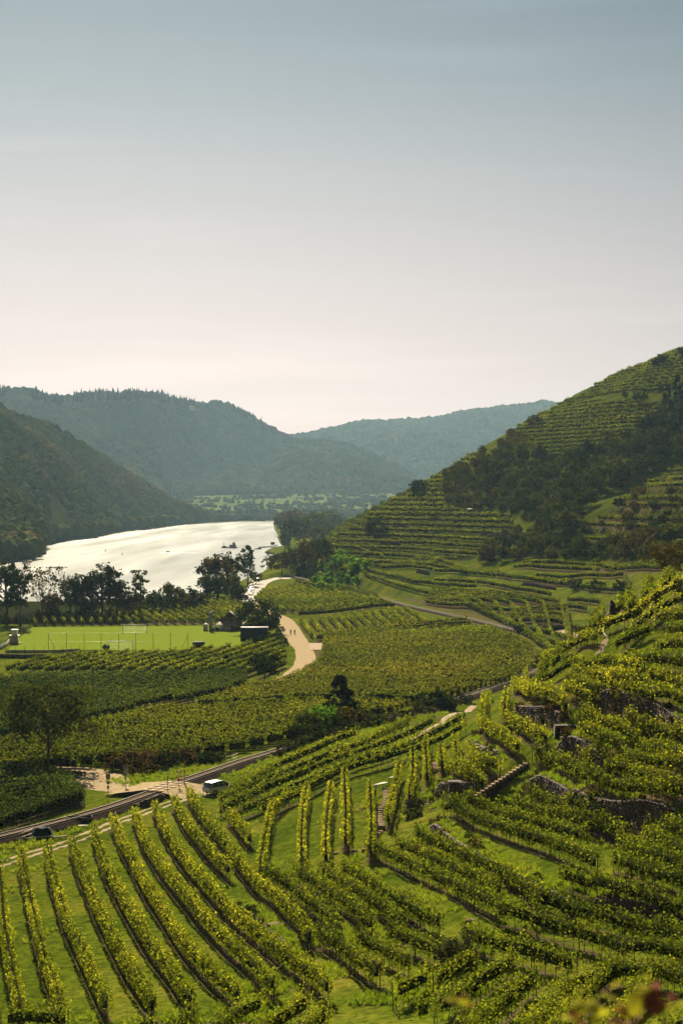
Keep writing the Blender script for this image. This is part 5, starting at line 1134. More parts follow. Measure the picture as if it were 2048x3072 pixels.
# tufts of long grass on banks
gcol = bpy.data.collections.new('grass_sources')
for k in range(3):
    n = 26; rg3 = np.random.default_rng(k); a = rg3.uniform(0, 6.28, n); r_ = rg3.uniform(0, 0.28, n); hh = rg3.uniform(0.14, 0.42, n); lx = rg3.normal(0, 0.13, (n,2))
    b0 = np.stack([np.cos(a)*r_, np.sin(a)*r_, np.zeros(n)], 1); wv = np.stack([-np.sin(a), np.cos(a), np.zeros(n)], 1)*0.035
    V = np.stack([b0-wv, b0+wv, b0+np.concatenate([lx, hh[:,None]], 1)], 1).reshape(-1,3)
    gcol.objects.link(bpy.data.objects.new('tuft_source', new_mesh('grass_tuft', V, np.arange(3*n).reshape(-1,3), M['blade'])))
gp = []
for (poly, n, lo, hi) in (([(0,2400),(2080,2100),(2080,3072),(0,3072)], 60000, 80, 330), ([(-90,2610),(-90,2520),(400,2415),(420,2432),(200,2510),(0,2590)], 3500, 150, 260), ([(600,2330),(900,2240),(1390,2100),(1395,2125),(960,2255),(700,2345)], 3000, 200, 340), ([(300,2345),(620,2280),(700,2290),(420,2372)], 2500, 200, 300)):
    xs = [p[0] for p in poly]; ys = [p[1] for p in poly]
    U_ = rg.uniform(min(xs), max(xs), n*2); k = 0
    D_ = np.exp(rg.uniform(math.log(max(lo, 95)), math.log(hi), n*2)); z_ = bil(ZG, U_, D_); py_ = 1500 - (z_-CAMZ)/D_*F
    m = in_poly(U_, py_, poly); soil = bil(SOIL, U_, D_)[m]; dry = bil(DRY, U_, D_)[m]
    U_, D_, z_ = U_[m], D_[m], z_[m]
    keep = (rg.random(len(U_)) < np.where(n > 20000, 0.9*np.clip(dry*1.8 - 0.35, 0, 1), 0.9)) & (soil < 0.35) if n > 20000 else (rg.random(len(U_)) < 0.9)
    gp.append(np.stack([(U_-1024)/F*D_, D_, z_-0.02], 1)[keep])
gp = np.concatenate(gp); print('tufts', len(gp))
scatter('grass', gp, gcol, 0.6, 1.5)

# ------------------------------------------------------------------ vehicles
def car(loc, rz, paint, label, group=None, scale=1.0, kind='people carrier', name='parked_car', hgt=1.0):
    root = empty(name, loc, rz); root.scale = (scale, scale, scale*hgt); tag(root, label, 'car', group)
    def taper(me, z0, k):
        for v in me.vertices:
            if v.co.z > z0: v.co.y *= 1 - (v.co.z - z0)*k
        me.update()
    def bev(o, w): m = o.modifiers.new('bevel', 'BEVEL'); m.width = w; m.segments = 2; m.limit_method = 'ANGLE'
    b = MB(); b.prism([(-2.22,0.34),(-2.28,0.62),(-2.22,0.98),(-1.2,1.02),(1.25,1.02),(1.75,0.95),(2.15,0.80),(2.28,0.58),(2.26,0.34),(1.85,0.30),(1.70,0.55),(1.35,0.66),(1.0,0.55),(0.88,0.28),(-0.95,0.28),(-1.08,0.55),(-1.42,0.66),(-1.76,0.55),(-1.9,0.30)], -0.90, 0.90, 'y')
    # concave outline: fill the two sides with a fan-free triangulation
    me = bpy.data.meshes.new('body'); bm = bmesh.new(); pts = [(-2.22,0.34),(-2.28,0.62),(-2.22,0.98),(-1.2,1.02),(1.25,1.02),(1.75,0.95),(2.15,0.80),(2.28,0.58),(2.26,0.34),(1.85,0.30),(1.70,0.55),(1.35,0.66),(1.0,0.55),(0.88,0.28),(-0.95,0.28),(-1.08,0.55),(-1.42,0.66),(-1.76,0.55),(-1.9,0.30)]
    vs_ = [bm.verts.new((x, -0.9, z)) for x, z in pts]; f = bm.faces.new(vs_); r = bmesh.ops.extrude_face_region(bm, geom=[f])
    for v in [g for g in r['geom'] if isinstance(g, bmesh.types.BMVert)]: v.co.y = 0.9
    bmesh.ops.recalc_face_normals(bm, faces=bm.faces[:]); bm.to_mesh(me); bm.free(); me.materials.append(paint); taper(me, 0.75, 0.12)
    body = obj('body', me, root); bev(body, 0.05)
    b = MB(); b.prism([(-2.18,1.0),(-2.02,1.5),(-1.78,1.64),(-0.6,1.70),(0.25,1.66),(1.45,1.0)], -0.84, 0.84, 'y'); g = b.build('window_glass', M['glass'], root); taper(g.data, 1.0, 0.26); bev(g, 0.03)
    b = MB(); b.prism([(-2.06,1.55),(-1.80,1.66),(-0.6,1.73),(0.22,1.69),(0.42,1.60),(0.2,1.62),(-0.6,1.65),(-1.8,1.58)], -0.80, 0.80, 'y'); rf = b.build('roof', paint, root); taper(rf.data, 1.0, 0.22); bev(rf, 0.02)
    for sg in (-1, 1):
        for (x0, z0), (x1, z1) in (((1.42,1.02),(0.28,1.66)), ((0.35,1.02),(0.15,1.66)), ((-0.75,1.02),(-0.78,1.68)), ((-1.65,1.02),(-1.72,1.62)), ((-2.14,1.02),(-2.0,1.54))):
            q = MB(); q.tube((x0, sg*0.855, z0), (x1, sg*(0.855-(z1-1)*0.215), z1), 0.035, 0.03, 4); q.build('pillar', paint, root)
        for x in (1.35, -1.42):
            q = MB(); q.tube((x, sg*0.70, 0.33), (x, sg*0.91, 0.33), 0.33, 0.33, 18); wheel = q.build('wheel', M['rubber'], root)
            q = MB(); q.tube((x, sg*0.90, 0.33), (x, sg*0.925, 0.33), 0.21, 0.19, 12); q.build('rim', M['chrome'], wheel)
        q = MB(); q.box(2.05, 2.24, sg*0.62-0.17, sg*0.62+0.17, 0.66, 0.80); q.build('headlight', M['amber'], root)
        q = MB(); q.box(-2.31, -2.2, sg*0.74-0.09, sg*0.74+0.09, 0.72, 1.0); q.build('tail_light', M['red'], root)
        q = MB(); q.box(0.95, 1.12, sg*0.98-0.08, sg*0.98+0.08, 1.02, 1.16); q.build('mirror', paint, root)
    q = MB(); q.box(-2.34, -2.24, -0.78, 0.78, 0.36, 0.56); q.build('bumper', paint, root)
    return root
b0 = P(657, 2380); ra = P(600, 2330); rb_ = P(712, 2300)
rdir = rail_dir(nearest_s(PZ(640, 2318, .9)))
ang = math.atan2(rdir[1], rdir[0]) - 0.35
car((b0[0], b0[1], float(Zat(*b0)) + 0.06), ang, M['silver'], 'silver people carrier with pale roof parked between rails and long vine rows', name='parked_van', hgt=1.03)
for (x, y, pm, lab) in ((754,1749,'white','white car parked alone ahead of the queue on the riverside road'),(775,1745,'silver','dark-windowed silver car rounding the bend furthest along the riverside road'),(755,1765,'white','white car at the back end of the parked queue by the river'),(756,1773,'silver','silver car second from the far end of the parked queue'),(754,1780,'white','white car third from the far end of the parked queue'),(751,1786,'silver','nearest pale car of the queue on the riverside road')):
    w_ = P(x, y); car((w_[0], w_[1], float(Zat(*w_)) + 0.2), R(-95 if x > 770 else -84), M[pm], lab, 'cars on the riverside road')
b_ = P(728, 1798); root = car((b_[0], b_[1], float(Zat(*b_)) + 0.2), R(170), M['hull'], 'dark car at the near end of the riverside road behind the bush', 'cars on the riverside road')

# ------------------------------------------------------------------ people
def person(loc, rz, pose, top, legs, label, name='person', group=None):
    root = empty(name, loc, rz); tag(root, label, 'person', group)
    J = {'pel':(0,0,.94),'wst':(0.02,0,1.12),'chs':(0.03,0,1.36),'nck':(0.04,0,1.50),'hd':(0.06,0,1.60),'tp':(0.06,0,1.74)}
    if pose == 'ride': J = {'pel':(-.16,0,.96),'wst':(-.06,0,1.12),'chs':(.10,0,1.34),'nck':(.18,0,1.46),'hd':(.23,0,1.56),'tp':(.25,0,1.69)}
    Rd = {'pel':.145,'wst':.125,'chs':.155,'nck':.06,'hd':.095,'tp':.075}
    E = [('pel','wst'),('wst','chs'),('chs','nck'),('nck','hd'),('hd','tp')]
    for sg, n in ((1,'l'),(-1,'r')):
        if pose == 'ride':
            J.update({n+'sh':(.10,sg*.18,1.38),n+'el':(.28,sg*.25,1.16),n+'wr':(.46,sg*.24,1.06),n+'ha':(.53,sg*.23,1.05),n+'hp':(-.15,sg*.10,.92),n+'kn':(.18,sg*.11,.72 if sg > 0 else .56),n+'an':(-.02,sg*.11,.38 if sg > 0 else .16),n+'ft':(.14,sg*.11,.33 if sg > 0 else .10)})
        else:
            st_ = .16*sg; J.update({n+'sh':(.02,sg*.19,1.42),n+'el':(-.06*sg,sg*.25,1.14),n+'wr':(.06-.10*sg,sg*.25,.90),n+'ha':(.08-.11*sg,sg*.25,.81),n+'hp':(0,sg*.10,.90),n+'kn':(st_*.6+.03,sg*.10,.50),n+'an':(st_,sg*.10,.09),n+'ft':(st_+.15,sg*.10,.04)})
        Rd.update({n+'sh':.065,n+'el':.045,n+'wr':.032,n+'ha':.04,n+'hp':.095,n+'kn':.062,n+'an':.045,n+'ft':.04})
        E += [('chs',n+'sh'),(n+'sh',n+'el'),(n+'el',n+'wr'),(n+'wr',n+'ha'),('pel',n+'hp'),(n+'hp',n+'kn'),(n+'kn',n+'an'),(n+'an',n+'ft')]
    keys = list(J); me = bpy.data.meshes.new('body'); me.from_pydata([J[k] for k in keys], [(keys.index(a), keys.index(b)) for a, b in E], [])
    o = obj('body', me, root); md = o.modifiers.new('skin', 'SKIN'); 
    for i, k in enumerate(keys): me.skin_vertices[0].data[i].radius = (Rd[k], Rd[k])
    me.skin_vertices[0].data[0].use_root = True; o.modifiers.new('sub', 'SUBSURF').levels = 1
    me.materials.append(top)
    # clothes and hair as children
    def shell(nm_, a, b, ra_, rb2, m_):
        q = MB(); q.tube(a, b, ra_, rb2, 10); q.build(nm_, m_, root, True)
    for sg, n in ((1,'l'),(-1,'r')):
        shell('trouser_leg', J[n+'hp'], J[n+'kn'], .105, .075, legs); shell('trouser_leg', J[n+'kn'], J[n+'an'], .074, .056, legs)
    q = MB(); bm = bmesh.new(); bmesh.ops.create_uvsphere(bm, u_segments=10, v_segments=8, radius=.108); me2 = bpy.data.meshes.new('face'); bm.to_mesh(me2); me2.materials.append(M['skin']); f_ = obj('face', me2, root, J['hd']); f_.scale = (.92,.8,1.1)
    f_.location.z += 0.03; me3 = me2.copy(); me3.materials.clear(); me3.materials.append(M['hair']); h_ = obj('hair', me3, root, J['hd']); h_.scale = (1.0,.95,.95); h_.location += Vector((-.022, 0, .065)); bm.free()
    return root
def bicycle(loc, rz, label):
    root = empty('bicycle', loc, rz); tag(root, label, 'bicycle', 'bicycles on the gravel road')
    for x in (-.52, .52):
        q = MB()
        for k in range(18):
            a0, a1 = k*math.pi/9, (k+1)*math.pi/9; q.tube((x+.33*math.cos(a0), 0, .34+.33*math.sin(a0)), (x+.33*math.cos(a1), 0, .34+.33*math.sin(a1)), .018, .018, 5, False)
            if k % 3 == 0: q.tube((x, 0, .34), (x+.32*math.cos(a0), 0, .34+.32*math.sin(a0)), .004, .004, 3, False)
        q.build('wheel', M['rubber'], root)
    q = MB(); 
    for a, b in (((-.52,0,.34),(-.02,0,.32)), ((-.02,0,.32),(-.16,0,.84)), ((-.52,0,.34),(-.14,0,.78)), ((-.02,0,.32),(.40,0,.78)), ((-.14,0,.78),(.38,0,.84)), ((.52,0,.34),(.38,0,.98))): q.tube(a, b, .018, .018, 5)
    q.build('frame', M['hull'], root); q = MB(); q.tube((.42,-.25,1.03), (.42,.25,1.03), .015, .015, 5); q.tube((.38,0,.96), (.42,0,1.03), .015, .015, 5); q.build('handlebar', M['steel'], root)
    q = MB(); q.box(-.30, -.05, -.07, .07, .86, .91); q.build('saddle', M['rubber'], root)
for (x, y, c, l) in ((872,1905,'cloth_dark','person in dark clothes cycling on the left of the pair on the gravel road'),(884,1906,'cloth_dark','person in dark clothes cycling on the right of the pair on the gravel road')):
    w_ = P(x, y); z_ = float(Zat(*w_)) + 0.1; bicycle((w_[0], w_[1], z_), R(-97), 'bicycle under the %s rider on the gravel road' % ('left' if x < 880 else 'right')); person((w_[0], w_[1], z_), R(-97), 'ride', M[c], M['cloth_dark'], l, group='people on the gravel road')
for (x, y, c, l) in ((727,1811,'cloth_dark','person in dark clothes walking at the left edge of the riverside road'),(737,1805,'cloth_dark','person in dark clothes walking in the middle of the riverside road'),(748,1812,'cloth_dark','person in dark clothes walking on the footpath right of the other two')):
    w_ = P(x, y); person((w_[0], w_[1], float(Zat(*w_))+.15), R(-80), 'walk', M[c], M['cloth_dark'], l, group='people walking by the riverside road')
for (x, y, c, l) in ((775,2062,'cloth_pink','person in pink top standing behind vines under the double trunk tree'),(790,2058,'cloth_white','person in white top standing behind vines under the double trunk tree')):
    w_ = P(x, y); person((w_[0], w_[1], float(Zat(*w_))), R(-100), 'walk', M[c], M['cloth_dark'], l, group='people under the double trunk tree')

# ------------------------------------------------------------------ river traffic
w_ = PZ(688, 1644, -4); ferry = empty('ferry', (w_[0], w_[1], -4)); tag(ferry, 'low dark ferry with boxy pale cabin out on the bright river', 'ferry')
b = MB(); b.prism([(-7.6,0.9),(-6.4,-0.3),(6.6,-0.3),(8.2,0.9)], -2.6, 2.6, 'y'); b.build('hull', M['hull'], ferry)
b = MB(); b.box(-7.2, 7.6, -2.5, 2.5, 0.9, 1.0); b.build('deck', M['plasterd'], ferry)
b = MB(); b.box(0.2, 6.3, -1.8, 1.8, 1.0, 3.3); cabn = b.build('cabin', M['plaster'], ferry); b = MB(); b.box(3.0, 5.5, -1.4, 1.4, 3.3, 5.1); b.build('wheelhouse', M['plaster'], ferry)
b = MB(); b.box(2.8, 5.7, -1.6, 1.6, 5.1, 5.25); b.build('roof', M['plasterd'], ferry)
for k in range(4): b = MB(); b.box(0.8+k*1.35, 1.6+k*1.35, -1.83, -1.805, 1.9, 2.7); b.build('window', M['glass'], ferry)
for k in range(2): b = MB(); b.box(3.2+k*1.1, 4.1+k*1.1, -1.43, -1.405, 4.0, 4.8); b.build('window', M['glass'], ferry)
for k in range(9): b = MB(); b.tube((-7+k*.85, -2.4, 1.0), (-7+k*.85, -2.4, 2.0), .05, .05, 4); b.build('railing_post', M['steel'], ferry)
b = MB(); b.tube((-7, -2.4, 2.0), (0.1, -2.4, 2.0), .05, .05, 4); b.build('handrail', M['steel'], ferry); b = MB(); b.box(-6.2, -3.2, -1.2, 1.2, 1.0, 2.2); b.build('deck_load', M['hull'], ferry); b = MB(); b.tube((4.2,0,5.2), (4.2,0,6.6), .06, .03, 4); b.build('mast', M['steel'], ferry)
def small_boat(px, py, rz, L_, label, canopy):
    w_ = PZ(px, py, -4); r_ = empty('motor_boat', (w_[0], w_[1], -4), rz); tag(r_, label, 'boat'); b = MB()
    V = [(L_*.5,0,.7),(L_*.2,.8,.6),(-L_*.5,.8,.55),(-L_*.5,-.8,.55),(L_*.2,-.8,.6),(L_*.4,0,-.2),(L_*.15,.5,-.2),(-L_*.5,.55,-.2),(-L_*.5,-.55,-.2),(L_*.15,-.5,-.2)]
    b.add(V, [(0,1,6,5),(1,2,7,6),(2,3,8,7),(3,4,9,8),(4,0,5,9)], [(0,4,1),(1,4,3),(1,3,2)]); b.build('hull', M['hull'], r_)
    b = MB(); b.box(-L_*.25, L_*.1, -.6, .6, .6, 1.5 if canopy else 1.1); b.build('cabin', M['hull'], r_); b = MB(); b.prism([(L_*.10,.6),(L_*.02,1.5 if canopy else 1.3),(L_*.14,.6)], -.55, .55, 'y'); b.build('windscreen', M['glass'], r_); return r_
small_boat(503, 1657, R(200), 4.2, 'small dark motor boat drawing a white wake across the river', False)
small_boat(112, 1648, R(15), 9.0, 'boat moored under the trees of the far left bank', True)
w_ = PZ(506, 1658, -4); b = MB(); rgk = np.random.default_rng(4); V = []; f = []
for k in range(160):
    t = rgk.random(); x = w_[0] - 5 + t*42*(0.4+0.6*rgk.random()); y = w_[1] + rgk.normal(0, 1.0 + 4*t)*0.9 - t*6; s = rgk.uniform(.4, 1.5)*(1.2-t); n = len(V); V += [(x-s*2, y, -3.985), (x, y-s*.6, -3.985), (x+s*2, y, -3.985), (x, y+s*.6, -3.985)]; f.append((n, n+1, n+2, n+3))
for k in range(len(V)//4):
    for j in range(4): V[k*4+j] = (V[k*4+j][0], V[k*4+j][1], -3.985 + 0.0006*k)
tag(obj('wake_foam', new_mesh('wake_foam', V, np.array(f), M['white'])), kind='stuff')
w_ = PZ(790, 1648, -4); jt = empty('landing_stage', (w_[0], w_[1], -4)); tag(jt, 'ferry landing stage with two long gangways on the right river bank', 'landing stage')
b = MB(); b.box(-8, -2, -1.5, 1.5, -.3, 1.0); b.build('pontoon', M['hull'], jt)
for y0, z1 in ((-1.0, 2.2), (14.0, 3.2)):
    b = MB(); b.tube((-5, y0, 1.2), (13, y0+6, z1), .35, .35, 6); b.build('gangway', M['hull'], jt); b = MB(); b.tube((-5, y0, 2.3), (13, y0+6, z1+1.0), .08, .08, 4)
    for k in range(8): t = k/7; b.tube((-5+18*t, y0+6*t, 1.2+(z1-1.2)*t), (-5+18*t, y0+6*t, 2.3+(z1-1.3)*t), .06, .06, 4)
    b.build('railing', M['steel'], jt)
w_ = PZ(818, 1636, -3); b = MB(); b.box(-2, 2, -1.5, 1.5, 0, 2.6); hut = b.build('ferry_hut', M['hull'], None, loc=(w_[0], w_[1], -2.4)); tag(hut, 'small dark hut on the spit behind the landing stage', 'hut')
for (x, y) in ((317,1654),(367,1664),(672,1634)):
    w_ = PZ(x, y, -4); r_ = empty('buoy', (w_[0], w_[1], -4)); tag(r_, 'small dark marker buoy on the river, %s' % {317:'left one near the left bank',367:'one left of the motor boat',672:'one left of the ferry'}[x], 'buoy', 'marker buoys'); b = MB(); b.tube((0,0,-.3),(0,0,.5),.7,.5,8); b.build('float', M['hull'], r_); b = MB(); b.tube((0,0,.5),(0,0,2.4),.3,.1,6); b.build('marker', M['hull'], r_)
# guard rail of the riverside road
gl = resample([P(*p) for p in ((722,1797),(729,1786),(741,1773),(742,1757),(752,1748),(765,1744),(781,1742),(800,1738))], 3.0)
gr = empty('guard_rail', g3(gl[0])); tag(gr, 'curved wooden guard rail along the river side of the road with parked cars', 'guard rail'); o3 = np.array(gr.location)
for p in gl: q = MB(); a = g3(p) - o3; q.tube(a, a+np.array([0,0,1.2]), .1, .1, 5); q.build('post', M['darkwood'], gr)
for i in range(len(gl)-1): q = MB(); q.tube(g3(gl[i], 1.0)-o3, g3(gl[i+1], 1.0)-o3, .13, .13, 5); q.build('beam', M['darkwood'], gr)
gl = resample([P(*p) for p in ((648,1807),(668,1802),(684,1798),(700,1793))], 3.0)
gr = empty('field_fence', g3(gl[0])); tag(gr, 'low wooden rail fence at the top of the field beyond the pitch poles', 'fence'); o3 = np.array(gr.location)
for p in gl: q = MB(); a = g3(p) - o3; q.tube(a, a+np.array([0,0,1.2]), .1, .1, 5); q.build('post', M['darkwood'], gr)
for i in range(len(gl)-1): q = MB(); q.tube(g3(gl[i], 1.1)-o3, g3(gl[i+1], 1.1)-o3, .12, .12, 5); q.build('rail', M['darkwood'], gr)

# ------------------------------------------------------------------ football ground
def goal(px, py, wd, label):
    w_ = P(px, py); r_ = empty('football_goal', g3(w_, .12)); tag(r_, label, 'goal', 'football goals'); h = 2.44; d_ = 1.8
    for sg in (-1, 1): q = MB(); q.tube((sg*wd/2,0,0), (sg*wd/2,0,h), .10, .10, 6); q.build('goal_post', M['white'], r_); q = MB(); q.tube((sg*wd/2,0,h), (sg*wd/2,d_,h*.7), .05, .05, 4); q.tube((sg*wd/2,d_,h*.7), (sg*wd/2,d_,0), .05, .05, 4); q.build('net_support', M['steel'], r_)
    q = MB(); q.tube((-wd/2,0,h), (wd/2,0,h), .10, .10, 6); q.build('crossbar', M['white'], r_)
    q = MB()
    for k in range(13): x = -wd/2 + wd*k/12; q.tube((x,d_,0), (x,d_,h*.7), .012, .012, 3, False); q.tube((x,0,h), (x,d_,h*.7), .012, .012, 3, False)
    for k in range(5): z = h*.7*k/4; q.tube((-wd/2,d_,z), (wd/2,d_,z), .012, .012, 3, False)
    tag(q.build('net', M['steel'], r_), kind='stuff')
goal(404, 1900, 7.3, 'far football goal at the back of the pitch'); goal(362, 1951, 6.7, 'near football goal behind the fence posts in front of the pitch')
fx = [146,200,253,304,357,408,460,512,564]; base = [P(x, 1952) for x in fx]; fr_root = empty('ball_stop_fence', g3(base[0])); tag(fr_root, 'row of nine tall thin fence posts along the near side of the football pitch', 'fence'); o3 = np.array(fr_root.location)
for i, p in enumerate(base):
    a = g3(p)-o3; q = MB(); q.tube(a, a+np.array([0,0,4.9]), .07, .07, 5); q.build('post', M['greenpost'], fr_root)
    if i in (0, 8): sg = 1 if i == 0 else -1; q = MB(); q.tube(a+np.array([0,0,4.0]), a+np.array([sg*2.1,0,0]), .045, .045, 5); q.build('brace', M['greenpost'], fr_root)
for z in (4.85, 2.5): q = MB(); q.tube(g3(base[0],z)-o3, g3(base[-1],z)-o3, .012, .012, 3); q.build('wire', M['steel'], fr_root)
def low_fence(pts, h, name, label, cat, matb, hs=None, gap=0.0, pw=2.4):
    pw_ = resample([P(*p) for p in pts], pw); r_ = empty(name, g3(pw_[0])); tag(r_, label, cat); o3 = np.array(r_.location)
    for i, p in enumerate(pw_):
        a = g3(p)-o3; q = MB(); q.tube(a, a+np.array([0,0,(hs or h*1.1)]), .06, .06, 4); q.build('post', M['greenpost'], r_)
        if i < len(pw_)-1:
            b2 = g3(pw_[i+1])-o3; q = MB(); d2 = np.array([0, .04, 0]); up = np.array([0,0,h]); g_ = np.array([0,0,gap]); V = [a-d2+g_, b2-d2+g_, b2-d2+up, a-d2+up, a+d2+g_, b2+d2+g_, b2+d2+up, a+d2+up]
            q.add(V, [(0,1,2,3),(7,6,5,4),(0,4,5,1),(3,2,6,7),(0,3,7,4),(1,5,6,2)]); q.build('panel', matb, r_)
    return r_
low_fence([(18,1962),(80,1962),(168,1961),(240,1957)], 1.0, 'board_fence', 'long grey board fence along the lower left edge of the pitch', 'fence', M['signback'], hs=2.0, gap=.15)
low_fence([(-60,1972),(0,1950),(20,1938),(32,1925)], 1.3, 'railing_fence', 'slanting grey fence with green posts at the far left of the pitch', 'fence', M['plasterd'], hs=1.9)
wl2 = wall_from_line(smooth_line([P(*p) for p in ((-80,1975),(0,1974),(80,1976),(150,1974))], 1.0, 1), 1.8, 'dark retaining wall below the grey board fence', rgw, lift=0.3, parts=0)
w_ = P(43, 1932); st_ = empty('timekeeper_box', g3(w_)); tag(st_, 'small pale two-storey box with flat roof at the left corner of the pitch', 'kiosk')
for nm_, d_, m_ in (('wall',(-1.1,1.1,-1,1,0,2.4),'plasterd'),('upper_wall',(-.6,.9,-.8,.8,2.5,4.0),'plaster'),('ledge',(-1.3,1.5,-1.2,1.2,2.4,2.5),'white'),('roof',(-.8,1.1,-1,1,4.0,4.15),'white'),('bench',(1.1,2.2,-.4,.4,.3,.45),'hull')):
    q = MB(); q.box(*d_); q.build(nm_, M[m_], st_)
w_ = P(73, 1895); nt_ = empty('ball_stop_net', g3(w_)); tag(nt_, 'tall dark ball-stop net on high posts at the far left corner of the pitch', 'net')
for x in (-1.9, 1.9): q = MB(); q.tube((x,0,0), (x,0,8.2), .10, .08, 6); q.build('post', M['greenpost'], nt_)
q = MB()
for k in range(20): q.tube((-1.9+.2*k,0,2.4), (-1.9+.2*k,0,8.1), .018, .018, 3, False)
for k in range(29): q.tube((-1.9,0,2.4+.2*k), (1.9,0,2.4+.2*k), .018, .018, 3, False)
tag(q.build('net', M['tarp'], nt_), kind='stuff')
w_ = P(71, 1900); cg = empty('team_shelter', g3(w_)); tag(cg, 'open railed shelter with pale bar below the tall ball-stop net', 'shelter')
for x in (-1.6,-.8,0,.8,1.6): q = MB(); q.tube((x,0,0), (x,0,2.0), .06, .06, 5); q.build('post', M['darkwood'], cg)
for z in (.5, 1.1, 1.7): q = MB(); q.tube((-1.6,0,z), (1.6,0,z+.1), .04, .04, 4); q.build('rail', M['plasterd'], cg)
q = MB(); q.tube((-.2,-.1,2.0), (1.7,-.1,2.6), .10, .10, 5); q.build('crossbar', M['white'], cg)
w_ = P(596, 1944); sh = empty('dugout', g3(w_)); tag(sh, 'black team dugout seen from behind at the near right of the pitch', 'dugout')
q = MB(); q.prism([(0,0),(0,1.5),(1.3,1.75),(1.4,1.6),(.12,1.38),(.1,0)], -1.65, 1.65, 'x'); q.build('shell', M['cloth_dark'], sh); q = MB(); q.box(-1.5, 1.5, .5, .8, .35, .45); q.build('bench', M['plank'], sh)
w_ = P(762, 1926); ct_ = empty('storage_container', g3(w_)); tag(ct_, 'large dark blue windowless box building in front of the big round tree', 'container')
q = MB(); q.box(-3.9, 3.9, 0, 4.5, -0.3, 4.0); q.build('wall', M['navy'], ct_); q = MB(); q.box(-4.0, 4.0, -.1, 4.6, 4.0, 4.12); q.build('roof', M['signback'], ct_)
for k in range(20): q = MB(); q.box(-3.85+k*.395, -3.70+k*.395, -.03, -.002, 0, 3.95); q.build('rib', M['navy'], ct_)
T('bush', 745, 1930, 1908, 26, 'leaf_dark', 'small bush against the front of the dark blue box, left one', cat='bush'); T('bush', 780, 1930, 1906, 20, 'leaf_dark', 'small bush against the front of the dark blue box, right one', cat='bush'); T('bush', 826, 1932, 1890, 60, 'leaf_dark', 'dark bush between the blue box and the gravel road', cat='bush'); T('bush', 848, 1936, 1905, 34, 'leaf_dark', 'small dark bush at the edge of the gravel road', cat='bush')
w_ = P(690, 1894); ch = empty('clubhouse', g3(w_)); tag(ch, 'low pinkish clubhouse with pale lean-to roof and steep brown gable', 'clubhouse')
for nm_, d_, m_ in (('wall',(-2.9,4.5,0,5,0,1.7),'plaster'),('fascia',(-2.9,4.6,-1.3,-1.1,1.55,1.75),'roofpale'),('door',(.2,1.0,-.02,-.002,0,1.6),'darkwood'),('dark_window',(1.3,4.2,-.02,-.002,.4,1.3),'glass')):
    q = MB(); q.box(*d_); q.build(nm_, M[m_], ch)
q = MB(); q.add([(-5,-1.4,1.7),(4.6,-1.4,1.7),(4.6,2,3.1),(-3.2,2,3.1),(-5,-1.4,1.6),(4.6,-1.4,1.6),(4.6,2,3.0),(-3.2,2,3.0)], [(0,1,2,3),(7,6,5,4),(0,4,5,1),(3,2,6,7),(0,3,7,4),(1,5,6,2)]); q.build('lean_to_roof', M['roofpale'], ch)
q = MB(); q.prism([(-3.4,3.15),(-.4,6.0),(2.8,3.15)], 2.05, 9.0, 'y'); q.build('gable_roof', M['roofbrown'], ch); 
for k in range(5): q = MB(); q.tube((-4.4+k*1.9,-1.3,0), (-4.4+k*1.9,-1.3,1.65), .06, .06, 5); q.build('veranda_post', M['greenpost'], ch)
w_ = P(645, 1895); bd = empty('terrace_fence', g3(w_)); tag(bd, 'grey board screen with a round dark hole beside the clubhouse terrace', 'fence')
for k in range(3): q = MB(); q.box(-1.5+k*1.5, -.04+k*1.5, -.05, .05, .1, 1.3); q.build('panel', M['plasterd'], bd)
q = MB(); q.tube((.8,-.07,.75), (.8,.07,.75), .4, .4, 14); q.build('round_hole', M['hull'], bd); q = MB(); q.box(-1.6, 3.4, -.06, .06, 1.3, 1.42); q.build('top_rail', M['white'], bd)
w_ = P(632, 1895); tw = empty('mast_tower', g3(w_)); tag(tw, 'grey slatted tower at the right end of the pitch beside two tall poles', 'tower')
for k in range(4): q = MB(); q.box(-.5+k*.25, -.28+k*.25, -.4, .4, 0, 5.9+.15*k); q.build('panel', M['steel'] if k % 2 else M['plasterd'], tw)
w_ = P(617, 1893); cg = empty('ticket_kiosk', g3(w_)); tag(cg, 'small pale glazed kiosk left of the slatted tower', 'kiosk')
q = MB(); q.box(-.7, .7, -.7, .7, 0, 1.9); q.build('wall', M['steel'], cg); q = MB(); q.prism([(-.9,1.9),(0,2.4),(.9,1.9)], -.9, .9, 'y'); q.build('roof', M['white'], cg)
for (x, yb, yt, l) in ((637,1880,1797,'left of the two tall dark floodlight poles by the clubhouse'),(645,1880,1795,'right of the two tall dark floodlight poles by the clubhouse')):
    w_ = P(x, yb); r_ = empty('floodlight_pole', g3(w_)); tag(r_, l, 'pole', 'floodlight poles'); H = (yb-yt)*w_[1]/F; q = MB(); q.tube((0,0,0), (0,0,H), .14, .09, 7); q.build('mast', M['greenpost'], r_); q = MB(); q.box(-.3, .3, -.15, .15, H, H+.3); q.build('lamp_head', M['steel'], r_)

